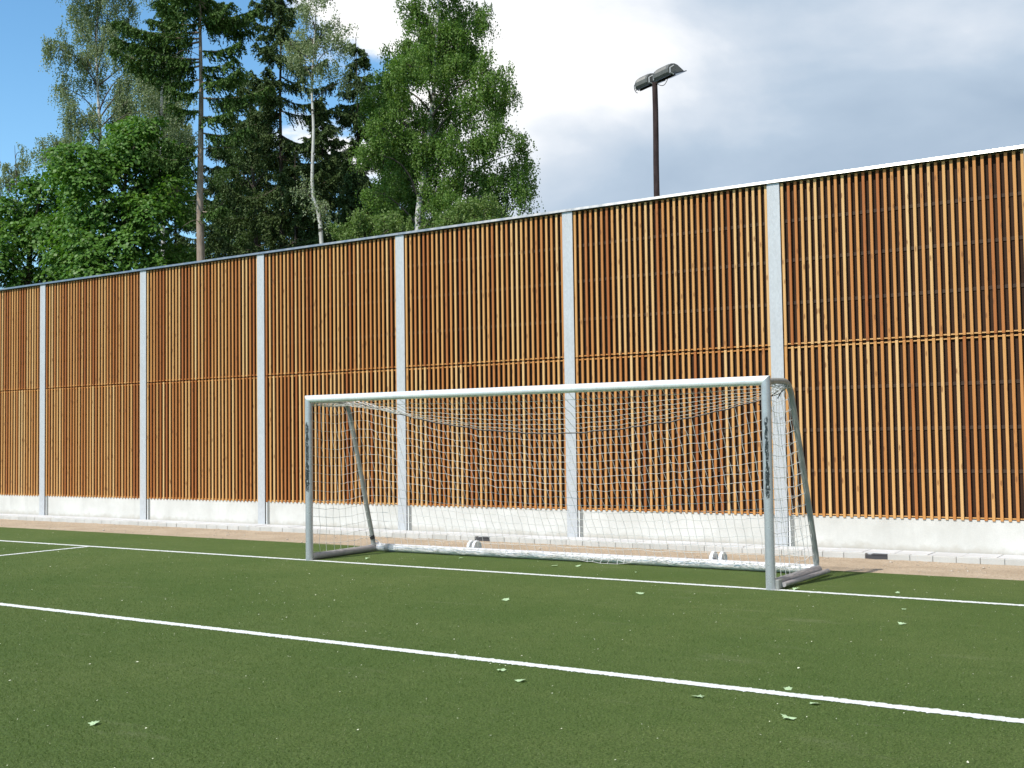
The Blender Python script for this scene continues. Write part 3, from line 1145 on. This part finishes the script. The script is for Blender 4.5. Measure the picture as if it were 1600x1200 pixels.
def layered(cl, g_, dens, size):
    """sprays of broad leaves lying in tilted layers on the outside of a clump"""
    cx_, cy_, cz_, rx, rz = cl
    ns = max(8, int(dens * rx * (rx + rz) * 42))
    d = unit(ns, g_)
    d[:, 2] = d[:, 2] * 0.9 + 0.12
    c = np.array([cx_, cy_, cz_]) + d * np.where(g_.uniform(size=ns) < 0.22, g_.uniform(1.0, 1.45, ns), g_.uniform(0.4, 1.05, ns))[:, None] * np.array([rx, rx, rz])
    per = 26
    rad = g_.uniform(0.18, 0.42, ns)
    a = g_.uniform(0, 2 * math.pi, (ns, per))
    q_ = np.sqrt(g_.uniform(0, 1, (ns, per))) * rad[:, None]
    off = np.stack([q_ * np.cos(a), q_ * np.sin(a), g_.normal(0, 0.05, (ns, per)) - 0.35 * q_ ** 2 / 0.4], -1)
    tilt = d * 0.55 + np.array([0, 0, 0.75])
    tilt /= np.linalg.norm(tilt, axis=1, keepdims=True)
    # shear the disc so that it lies square to tilt
    off[:, :, 2] -= (off[:, :, 0] * tilt[:, None, 0] + off[:, :, 1] * tilt[:, None, 1]) / np.maximum(tilt[:, None, 2], 0.35)
    P = (c[:, None] + off).reshape(-1, 3)
    m_ = len(P)
    nr_ = np.repeat(tilt, per, 0) + g_.normal(0, 0.38, (m_, 3))
    ax = off.reshape(-1, 3) + np.array([0, 0, -0.10]) + g_.normal(0, 0.08, (m_, 3))
    ln = g_.uniform(0.65, 1.25, m_) * size
    return leaf_quads(P, ax, nr_, ln, ln * 0.9), c


def limb(mb, p0, p1, r0, r1, g_, sag=0.0, n_=7, sides=6):
    p0, p1 = np.array(p0, float), np.array(p1, float)
    L = np.linalg.norm(p1 - p0)
    pts = []
    w1 = g_.normal(0, 0.05 * L, 3)
    for i in range(n_):
        s = i / (n_ - 1)
        p = p0 + (p1 - p0) * s + w1 * math.sin(math.pi * s)
        p[2] += sag * L * math.sin(math.pi * s)
        pts.append(p)
    mb.tube(pts, [r0 + (r1 - r0) * i / (n_ - 1) for i in range(n_)], sides)


def trunk_x(tr, z):
    zs = [p[2] for p in tr]
    return np.array([np.interp(z, zs, [p[k] for p in tr]) for k in range(3)])


ROT = -YAW                                      # trees turned so that their local x runs across the view


def broadleaf(name, label, cat, loc, trunk, r0, clumps, leaf, bark, kind, hang=0.8, dens=1.0, size=0.06, depth=1.0, seed=1, group='trees behind the wall', name2=None):
    g_ = np.random.default_rng(seed)
    o = empty(name, (loc[0], loc[1], -0.14), ROT)
    tag(o, label, cat, group)
    mb = MB()
    n_ = len(trunk)
    tr = smooth_path(trunk, 5)
    mb.tube(tr, [r0 * (1 - 0.86 * i / (len(tr) - 1)) for i in range(len(tr))], 10)
    tr = [tuple(p) for p in tr]
    Q = []
    for (x, z, rx, rz) in clumps:
        y = g_.uniform(-1, 1) * depth * (0.5 + 0.5 * rx)
        z0 = max(0.8, z - 0.45 * abs(x - trunk_x(tr, z)[0]) - 0.9 * rz)
        z0 = min(z0, tr[-1][2] - 0.2)
        lm = MB()
        limb(lm, trunk_x(tr, z0), (x, y, z), min(0.04, r0 * 0.3), 0.010, g_, 0.10)
        if kind == 'weep':
            q_, tips = weeping((x, y, z, rx, rz), g_, hang, dens, size)
        else:
            q_, tips = layered((x, y, z, rx, rz), g_, dens, size)
        Q.append(q_)
        for tp in tips[:: max(1, len(tips) // 9)]:
            limb(lm, (x, y, z), tp, 0.009, 0.003, g_, 0.08, 4, 4)
        lm.build('limb', BARK['twig'], o, True)
    mb.build('trunk', bark, o, True)
    crown_object(o, Q, leaf)
    return o


def spruce(name, label, loc, H, r0, leaf, bark, first, reach, seed, dens=1.0, explicit=None, bare=0, group='spruces behind the wall', lean=0.0, jag=0.35, gap=1.0):
    """whorls of drooping boughs, each hung with combs of needle twigs"""
    g_ = np.random.default_rng(seed)
    o = empty(name, (loc[0], loc[1], -0.14), ROT)
    tag(o, label, 'tree', group)
    mb = MB()
    tp = [(lean * (i / 10) + 0.03 * math.sin(i * 1.7 + seed), 0.03 * math.cos(i * 2.1), H * i / 10) for i in range(11)]
    mb.tube(tp, [max(0.012, r0 * (1 - i / 10.2)) for i in range(11)], 10)
    Q = []
    boughs = []
    if explicit:
        boughs += [(z, a, L, d) for z, a, L, d in explicit]
    z = first
    while z < H - 0.25:
        f_ = (z - first) / (H - first)
        for k in range(g_.integers(4, 6)):
            L = reach * (1 - f_) ** 0.75 * g_.uniform(1 - jag, 1.08) + 0.12
            boughs.append((z + g_.uniform(-0.12, 0.12), g_.uniform(0, 2 * math.pi), L, g_.uniform(0.12, 0.42) * (1 - 0.5 * f_)))
        z += gap * g_.uniform(0.34, 0.52) * (1.25 - 0.6 * f_)
    for (z, a, L, droop) in boughs:
        base = trunk_x(tp, z)
        d2 = np.array([math.cos(a), math.sin(a), 0])
        pr = np.array([-d2[1], d2[0], 0])
        ss = np.linspace(0, 1, 8)
        ax = base + d2 * (ss * L)[:, None]
        ax[:, 2] += -droop * L * np.sin(ss * 2.2) + 0.16 * L * ss ** 3
        mb.tube(ax, [max(0.006, 0.024 * (1 - s) + 0.005) * min(1.4, 0.6 + L * 0.25) for s in ss], 5)
        nt = int(L * 62 * dens) + 8
        s = g_.uniform(0.05, 1.0, nt) ** 0.85
        P0 = np.stack([np.interp(s, ss, ax[:, k]) for k in range(3)], -1)
        sd = g_.choice([-1, 1], nt)
        tl = (0.20 + 0.34 * (1 - s) * L / 2.2 + 0.1) * g_.uniform(0.5, 1.25, nt)
        fwd_ = g_.uniform(0.2, 0.8, nt)
        dirs = pr * sd[:, None] * 0.9 + d2 * fwd_[:, None] + np.array([0, 0, -1]) * g_.uniform(0.15, 1.5, nt)[:, None]
        dirs /= np.linalg.norm(dirs, axis=1, keepdims=True)
        per = 12
        q = (np.arange(per) + 0.5) / per
        P = P0[:, None] + dirs[:, None] * (q[None, :, None] * tl[:, None, None])
        P[:, :, 2] -= 0.22 * (q ** 2)[None] * tl[:, None]
        P = P.reshape(-1, 3) + g_.normal(0, 0.012, (nt * per, 3))
        m_ = len(P)
        dd = np.repeat(dirs, per, 0)
        axn = dd * 0.9 + unit(m_, g_) * 0.75
        ln = g_.uniform(0.08, 0.15, m_)
        Q.append(leaf_quads(P, axn, unit(m_, g_), ln, ln * 0.30 + 0.008))
    for k in range(bare):
        z = g_.uniform(3.5, first + 3)
        a = g_.uniform(0, 2 * math.pi)
        L = g_.uniform(0.3, 1.3)
        b0 = trunk_x(tp, z)
        limb(mb, b0, b0 + np.array([math.cos(a) * L, math.sin(a) * L, g_.uniform(-0.5, 0.1) * L]), 0.012, 0.003, g_, 0.08, 6, 5)
    mb.build('trunk', bark, o, True)
    crown_object(o, Q, leaf)
    return o


broadleaf('birch_tree', 'tall full crowned green birch beside the floodlight mast', 'tree', (-22.01, 28.35), [(0.00, 0, 0), (-0.06, 0, 8.12), (0.26, 0, 10.73), (0.54, 0, 13.33), (0.70, 0, 16.14), (0.70, 0, 18.75)], 0.13, [(0.90, 16.64, 1.00, 0.80), (0.70, 15.34, 0.90, 0.80), (1.21, 14.53, 0.80, 0.60), (0.10, 14.55, 0.80, 0.72), (1.95, 15.22, 0.44, 0.60), (3.40, 10.44, 0.24, 0.72), (3.36, 9.44, 0.20, 0.52), (0.10, 17.56, 0.70, 0.80), (1.31, 17.44, 0.70, 0.80), (0.70, 18.55, 0.50, 0.70), (-0.10, 15.51, 0.56, 0.64), (1.61, 15.49, 0.60, 0.72), (0.70, 14.64, 1.11, 0.72), (-0.54, 14.31, 0.64, 0.56), (1.91, 14.48, 0.36, 0.56), (-1.11, 13.52, 0.68, 0.56), (-0.10, 13.44, 0.96, 0.66), (1.21, 13.57, 0.96, 0.72), (2.27, 13.35, 0.68, 0.56), (-1.45, 12.72, 0.48, 0.56), (-0.66, 12.45, 0.84, 0.66), (0.54, 12.33, 1.04, 0.72), (1.87, 12.41, 0.80, 0.60), (2.91, 12.7, 0.54, 0.80), (-1.11, 11.75, 0.64, 0.66), (-0.06, 11.34, 0.96, 0.76), (1.23, 11.16, 0.92, 0.72), (2.43, 11.46, 0.80, 0.72), (3.24, 11.05, 0.34, 0.88), (-0.66, 10.5, 0.76, 0.76), (0.54, 10.08, 0.92, 0.76), (1.75, 10.21, 0.88, 0.72), (2.83, 10.25, 0.60, 0.72), (-0.30, 9.49, 0.84, 0.66), (-1.07, 9.64, 0.56, 0.56), (0.90, 9.11, 1.04, 0.56), (2.07, 9.26, 0.84, 0.56), (3.15, 9.99, 0.26, 0.68), (-1.31, 10.75, 0.48, 0.60), (0.30, 8.12, 1.21, 0.70), (1.71, 8.0, 1.21, 0.70), (-0.90, 8.34, 1.00, 0.70)], FOL['birch'], BARK['birch'], 'weep', 0.72, 2.1, 0.066, 1.3, 19)
broadleaf('slender_birch_tree', 'slender birch with bare white stem and thin airy top', 'tree', (-23.85, 25.95), [(0.00, 0, 0), (-0.04, 0, 7.9), (-0.31, 0, 9.56), (-0.27, 0, 11.51), (-0.31, 0, 12.88), (-0.21, 0, 14.63), (-0.06, 0, 16.97)], 0.075, [(-0.29, 13.37, 0.59, 0.51), (-0.10, 14.34, 0.63, 0.66), (-0.33, 15.18, 0.59, 0.55), (0.33, 13.81, 0.51, 0.59), (-0.82, 13.76, 0.43, 0.55), (0.53, 14.78, 0.31, 0.43), (-0.10, 16.1, 0.63, 0.66), (0.29, 16.77, 0.47, 0.59), (-0.29, 17.17, 0.43, 0.55), (0.68, 13.16, 0.39, 0.43), (-0.59, 9.76, 0.27, 0.43), (0.14, 9.07, 0.35, 0.39), (-0.49, 14.54, 0.43, 0.47), (-1.07, 14.35, 0.27, 0.39)], FOL['pale_birch'], BARK['birch'], 'weep', 0.6, 1.2, 0.056, 0.8, 12)
broadleaf('weeping_birch_tree', 'pale grey green weeping birch towering behind the maple', 'tree', (-43.68, 33.14), [(0.00, 0, 0), (-0.06, 0, 11.92), (-0.29, 0, 16.56), (-0.44, 0, 20.33), (-0.15, 0, 25.55)], 0.12, [(-1.60, 21.51, 0.64, 1.10), (-0.44, 21.26, 0.81, 1.16), (-1.94, 19.77, 0.64, 0.96), (-0.78, 19.32, 0.81, 1.10), (0.49, 20.32, 0.64, 1.22), (0.00, 18.01, 0.93, 1.10), (-1.65, 18.03, 0.52, 0.81), (1.22, 18.86, 0.75, 1.10), (1.02, 17.06, 0.93, 1.10), (-0.73, 16.63, 0.93, 0.96), (-2.18, 16.15, 0.64, 0.96), (-2.58, 15.29, 0.49, 0.70), (-1.54, 15.13, 0.81, 0.70), (2.53, 17.04, 0.93, 1.39), (2.18, 18.5, 0.81, 1.10), (-1.02, 22.95, 0.96, 1.10), (0.44, 22.7, 1.10, 1.10), (2.53, 15.59, 0.81, 1.10), (-0.44, 24.68, 0.87, 1.16), (0.73, 25.24, 0.81, 1.16), (1.16, 21.18, 0.41, 0.87), (3.05, 19.12, 0.58, 0.87), (1.89, 14.5, 1.16, 1.16), (1.02, 15.53, 0.87, 1.16), (3.48, 16.51, 0.64, 1.16), (-0.15, 15.26, 0.87, 0.87), (1.74, 20.01, 0.58, 0.87)], FOL['pale_birch'], BARK['birch'], 'weep', 1.2, 1.35, 0.078, 1.3, 13)
broadleaf('young_birch_tree', 'thin grey twiggy young birch farthest along the wall', 'tree', (-58.03, 37.98), [(0.00, 0, 0), (-0.07, 0, 13.21), (0.11, 0, 16.06), (0.00, 0, 18.74)], 0.07, [(0.00, 17.85, 0.50, 0.79), (0.11, 18.49, 0.29, 0.50), (-0.50, 16.43, 0.64, 0.86), (-0.61, 17.43, 0.43, 0.64), (0.50, 16.06, 0.50, 0.71), (-0.61, 15.0, 0.64, 0.89), (0.29, 14.63, 0.64, 0.89), (-1.50, 16.09, 0.71, 1.07), (-1.32, 14.3, 0.89, 1.07), (-0.07, 13.21, 1.07, 1.07)], FOL['pale_birch'], BARK['dark'], 'weep', 0.9, 1.0, 0.08, 1.0, 14)
broadleaf('maple_tree', 'bright green broad leaved maple beside the bare spruce trunk', 'tree', (-30.39, 24.03), [(0.00, 0, 0), (-0.10, 0, 7.6), (-0.21, 0, 9.67), (-0.10, 0, 12.14)], 0.15, [(-0.04, 12.31, 0.50, 0.45), (-0.68, 11.82, 0.78, 0.54), (0.21, 11.4, 0.91, 0.62), (-1.51, 11.09, 0.74, 0.54), (-1.14, 10.4, 0.95, 0.62), (0.35, 10.28, 0.99, 0.66), (1.38, 10.57, 0.54, 0.74), (1.18, 11.4, 0.45, 0.45), (-1.76, 9.44, 0.99, 0.66), (-0.31, 9.26, 1.03, 0.66), (0.97, 9.24, 0.83, 0.58), (-1.14, 8.2, 1.03, 0.66), (0.35, 8.22, 0.99, 0.58), (-0.72, 7.45, 1.03, 0.52), (1.18, 8.04, 0.62, 0.52), (1.80, 9.23, 0.29, 0.41), (-1.96, 10.31, 0.62, 0.54), (0.72, 11.97, 0.50, 0.50), (1.65, 9.95, 0.33, 0.54), (-0.52, 10.87, 0.74, 0.54), (0.00, 9.83, 0.83, 0.54), (0.83, 10.85, 0.54, 0.50), (0.72, 7.49, 0.83, 0.52), (-2.17, 8.05, 0.70, 0.62)], FOL['maple'], BARK['dark'], 'layer', 0, 1.25, 0.125, 1.1, 15)
broadleaf('low_maple_tree', 'lower spreading maple at the end of the wall under the thin birch', 'tree', (-35.84, 24.02), [(0.00, 0, 0), (0.00, 0, 7.89), (0.22, 0, 9.67), (0.45, 0, 11.11)], 0.13, [(0.96, 11.11, 0.85, 0.58), (0.33, 10.29, 0.85, 0.63), (-0.38, 9.63, 0.76, 0.63), (0.78, 9.17, 0.98, 0.67), (-0.67, 8.45, 0.89, 0.71), (0.89, 7.98, 0.98, 0.58), (-0.22, 7.67, 0.89, 0.56), (-1.34, 9.24, 0.67, 0.67), (0.07, 11.01, 0.45, 0.40), (1.50, 9.43, 0.67, 0.63), (-1.67, 8.13, 0.89, 0.78), (1.67, 7.64, 0.89, 0.56), (-1.79, 10.14, 0.56, 0.67), (-0.89, 10.31, 0.45, 0.45)], FOL['maple'], BARK['dark'], 'layer', 0, 1.2, 0.13, 1.1, 16)
broadleaf('willow_shrub', 'light green shrub topping the wall beside the white birch stem', 'shrub', (-20.8, 24.38), [(0.00, 0, 0), (-0.04, 0, 7.11), (0.05, 0, 8.09)], 0.05, [(-0.57, 7.97, 0.39, 0.32), (0.05, 8.09, 0.46, 0.36), (0.59, 7.99, 0.43, 0.32), (-0.21, 7.65, 0.63, 0.36), (0.50, 7.6, 0.54, 0.36), (1.00, 7.84, 0.32, 0.29)], FOL['shrub'], BARK['dark'], 'weep', 0.28, 2.2, 0.06, 0.7, 17, 'shrubs behind the wall')
broadleaf('willow_shrub', 'light green shrub topping the wall under the full green birch', 'shrub', (-18.22, 26.08), [(0.00, 0, 0), (-0.04, 0, 7.24), (-0.09, 0, 8.31)], 0.05, [(-0.71, 8.06, 0.39, 0.29), (-0.18, 8.35, 0.50, 0.32), (0.41, 8.38, 0.39, 0.29), (0.09, 7.95, 0.63, 0.36), (-0.98, 7.79, 0.54, 0.32), (0.71, 8.16, 0.18, 0.25)], FOL['shrub'], BARK['dark'], 'weep', 0.28, 2.2, 0.06, 0.7, 18, 'shrubs behind the wall')
spruce('bare_trunk_spruce', 'spruce with long bare brown trunk and ragged drooping boughs', (-27.74, 24.58), 18.66, 0.215, FOL['spruce'], BARK['spruce'], 15.95, 1.7, 21, 1.15, [(15.21, 2.97, 1.73, -0.02), (14.95, -3.03, 2.63, 0.05), (14.75, -2.75, 2.39, 0.06), (14.65, 3.07, 2.82, 0.08), (14.0, -2.96, 2.76, 0.06), (13.88, 2.97, 2.35, 0.08), (14.08, -2.64, 2.07, 0.05), (15.65, 2.80, 1.49, 0.0), (15.15, -0.10, 1.92, -0.1), (15.25, 0.40, 1.53, -0.05), (15.35, -0.59, 1.45, 0.0), (13.84, -0.39, 1.31, 0.1), (13.64, 0.54, 1.17, 0.1), (12.84, -0.13, 2.23, 0.05), (13.34, -0.59, 1.81, 0.1), (12.44, -2.59, 0.95, 0.1), (11.33, -2.56, 1.09, 0.15), (11.03, -2.57, 1.67, 0.2), (12.24, -0.46, 1.35, 0.1), (11.74, -0.24, 1.66, 0.12), (14.34, -0.34, 1.49, 0.08), (13.44, -2.82, 1.59, 0.15), (13.04, -2.43, 1.07, 0.2), (9.23, -0.46, 0.90, 0.1)], 14)
spruce('dense_spruce', 'tall dark spruce standing between bare spruce trunk and white birch', (-29.89, 30.3), 20.69, 0.16, FOL['dark_spruce'], BARK['dark'], 7.81, 3.3, 31, 1.0, None, 4, jag=0.45, gap=1.75)
spruce('dense_spruce', 'dark spruce with pointed top between white birch and full green birch', (-28.2, 32.61), 17.21, 0.16, FOL['dark_spruce'], BARK['dark'], 8.15, 3.0, 32, 1.0, None, 4, jag=0.45, gap=1.5)
spruce('dense_spruce', 'dark spruce close behind the bare spruce trunk', (-35.68, 33.63), 17.77, 0.16, FOL['dark_spruce'], BARK['dark'], 8.67, 2.6, 33, 0.8, None, 4, jag=0.5, gap=1.6)
spruce('background_spruce', 'low dark spruce filling the gap under the white stemmed birch', (-32.71, 35.59), 16.38, 0.16, FOL['dark_spruce'], BARK['dark'], 8.62, 2.6, 34, 0.9, None, 4, jag=0.35, gap=1.0)
spruce('background_spruce', 'low dark spruce deep between the bare trunk and the tall dark spruce', (-37.86, 36.96), 17.33, 0.16, FOL['dark_spruce'], BARK['dark'], 9.21, 2.8, 35, 0.9, None, 4, jag=0.35, gap=1.0)
spruce('background_spruce', 'low dark spruce deep behind the full green birch', (-31.39, 38.83), 17.77, 0.16, FOL['dark_spruce'], BARK['dark'], 9.12, 2.8, 36, 0.9, None, 4, jag=0.35, gap=1.0)
spruce('background_spruce', 'low dark spruce deep behind the tall maple', (-42.59, 36.23), 17.67, 0.16, FOL['dark_spruce'], BARK['dark'], 9.54, 2.6, 37, 0.8, None, 4, jag=0.35, gap=1.0)
spruce('background_spruce', 'low dark spruce right behind the bare trunk foot', (-37.92, 34.54), 14.25, 0.16, FOL['dark_spruce'], BARK['dark'], 8.96, 2.4, 38, 0.9, None, 4, jag=0.35, gap=1.0)
spruce('background_spruce', 'low dark spruce behind the willow shrub', (-26.23, 30.33), 11.51, 0.16, FOL['dark_spruce'], BARK['dark'], 7.5, 2.2, 39, 1.0, None, 4, jag=0.35, gap=1.0)
spruce('background_spruce', 'low dark spruce at the foot of the white birch stem', (-28.06, 29.13), 11.99, 0.16, FOL['dark_spruce'], BARK['dark'], 7.53, 2.2, 40, 1.0, None, 4, jag=0.35, gap=1.0)
broadleaf('weeping_birch_tree', 'pale birch half hidden behind the bare spruce trunk boughs', 'tree', (-36.71, 30.58), [(0.00, 0, 0), (0.00, 0, 10.74), (-0.08, 0, 14.85), (0.00, 0, 18.18), (-0.13, 0, 21.0)], 0.10, [(-0.13, 16.9, 0.62, 0.92), (-0.51, 15.88, 0.67, 0.92), (0.39, 15.61, 0.62, 0.92), (-0.13, 14.59, 0.77, 0.92), (0.77, 14.19, 0.46, 0.77), (-0.77, 14.47, 0.62, 0.77), (0.00, 18.18, 0.51, 0.77), (0.26, 19.33, 0.46, 0.77), (0.39, 13.3, 0.62, 0.77), (-0.26, 20.49, 0.51, 0.77), (-0.77, 17.16, 0.46, 0.77)], FOL['pale_birch'], BARK['birch'], 'weep', 1.0, 1.2, 0.07, 1.0, 51)
broadleaf('alder_tree', 'dull green leafy tree showing between the boughs of the tall dark spruce', 'tree', (-32.87, 31.92), [(0.00, 0, 0), (0.00, 0, 9.75), (-0.13, 0, 13.01), (-0.25, 0, 16.02)], 0.11, [(-0.38, 16.02, 0.65, 0.65), (0.50, 15.01, 0.75, 0.70), (-1.00, 14.53, 0.65, 0.70), (-0.13, 13.64, 0.85, 0.70), (-1.38, 13.03, 0.60, 0.70), (0.75, 13.0, 0.75, 0.75), (-0.50, 12.14, 0.85, 0.70), (0.50, 11.24, 0.85, 0.70), (-1.26, 11.02, 0.75, 0.70), (-0.38, 10.0, 1.00, 0.70)], FOL['alder'], BARK['dark'], 'weep', 0.5, 1.1, 0.075, 1.0, 52)

# ------------------------------------------------------------------ fallen leaves and petals on the turf
def fallen_leaf_mesh():
    out = [(0, -0.5), (0.16, -0.30), (0.48, -0.34), (0.38, -0.10), (0.56, 0.10), (0.30, 0.14), (0.26, 0.32), (0.10, 0.26), (0, 0.58), (-0.10, 0.26), (-0.26, 0.32), (-0.30, 0.14), (-0.56, 0.10), (-0.38, -0.10), (-0.48, -0.34), (-0.16, -0.30)]
    v = [(0, 0, 0.10)] + [(x, y, 0.02 + 0.22 * abs(x) ** 1.5 + 0.10 * max(0, y) ** 2 + 0.05 * math.sin(5 * y + 3 * x)) for x, y in out]
    n_ = len(out)
    f = [(0, 1 + i, 1 + (i + 1) % n_) for i in range(n_)]
    return MB().add(v, f).mesh('fallen_leaf', M['fallen'])


LM = fallen_leaf_mesh()
for x, y, s in [(-6.563, 4.901, 0.080), (-5.165, 7.654, 0.075), (-4.819, 7.411, 0.090), (-3.433, 7.582, 0.095), (-2.657, 7.779, 0.085), (-2.674, 7.296, 0.100),
                (-2.973, 8.126, 0.07), (-7.337, 10.986, 0.085), (-6.22, 12.159, 0.10), (-3.233, 12.328, 0.05), (-4.739, 13.331, 0.10), (-8.61, 14.161, 0.11),
                (-8.30, 14.32, 0.09), (-3.003, 11.388, 0.09), (-10.45, 14.42, 0.08), (-3.62, 13.55, 0.06), (-11.75, 13.75, 0.09), (-7.2, 14.0, 0.06)]:
    o = link('fallen_leaf', LM, None, (x, y, 0.006), (random.uniform(-0.15, 0.15), random.uniform(-0.15, 0.15), random.uniform(0, 6.28)))
    o.scale = (s, s, s * random.uniform(0.8, 1.6))
    zone = 'in front of the goal area line' if y < 7.95 else 'between the goal area line and the goal line' if y < 13.15 else 'inside the goal, behind the goal line' if x < -5 else 'behind the goal line, beside the goal'
    tag(o, 'pale green fallen leaf on turf ' + zone, 'leaf', 'fallen leaves ' + zone)
n = 5200
px_ = rng.uniform(-26, 2, n)
py_ = 3 + (TURF_Y - 3.1) * rng.uniform(0, 1, n) ** 0.75
sz = rng.lognormal(math.log(0.0042), 0.45, n)
a = rng.uniform(0, 6.28, n)
d1 = np.stack([np.cos(a), np.sin(a), rng.uniform(0, 0.5, n)], -1) * sz[:, None]
d2 = np.stack([-np.sin(a), np.cos(a), rng.uniform(0, 0.6, n)], -1) * sz[:, None] * 0.7
c = np.stack([px_, py_, 0.006 + 0 * px_], -1)
V = np.stack([c - d1, c - d2 * 0.6, c + d1, c + d2], 1).reshape(-1, 3)
V[:, 2] = np.maximum(V[:, 2], 0.005)
tag(link('scattered_petals', np_mesh('scattered_petals', V, np.arange(4 * n).reshape(-1, 4), M['petal'])), 'tiny pale petals and seeds scattered over the turf', 'petals', None, 'stuff')

# pile of the artificial turf where single fibres show, thinning out with distance
M['fibre'] = mat_leaf('turf_fibre', [(0, (0.058, 0.100, 0.020)), (0.5, (0.105, 0.162, 0.038)), (0.9, (0.155, 0.205, 0.066)), (1, (0.24, 0.26, 0.14))], 0.2, 0.7)
n = 700000
fy = 3.2 + 10.2 * (1 - np.sqrt(1 - rng.uniform(0, 1, n)))
fx = rng.uniform(-24, 1, n)
keep = (np.abs(fy - (GY - 5.225)) > 0.056) & (np.abs(fy - GY) > 0.05) & (fy < TURF_Y - 0.05) & (np.abs(fx + 17.82) > 0.06)
fx, fy = fx[keep], fy[keep]
n = len(fx)
a = rng.uniform(0, 6.28, n)
hw = rng.uniform(0.0012, 0.0024, n)
ht = rng.uniform(0.006, 0.016, n)
lx, ly = rng.normal(0.004, 0.006, n), rng.normal(-0.002, 0.006, n)
V = np.stack([np.stack([fx - hw * np.cos(a), fy - hw * np.sin(a), np.full(n, 0.0005)], -1),
              np.stack([fx + hw * np.cos(a), fy + hw * np.sin(a), np.full(n, 0.0005)], -1),
              np.stack([fx + lx, fy + ly, ht], -1)], 1).reshape(-1, 3)
tag(link('turf_fibres', np_mesh('turf_fibres', V, np.arange(3 * n).reshape(-1, 3), M['fibre'])), 'short green plastic fibres standing up from the turf', 'turf fibres', None, 'stuff')
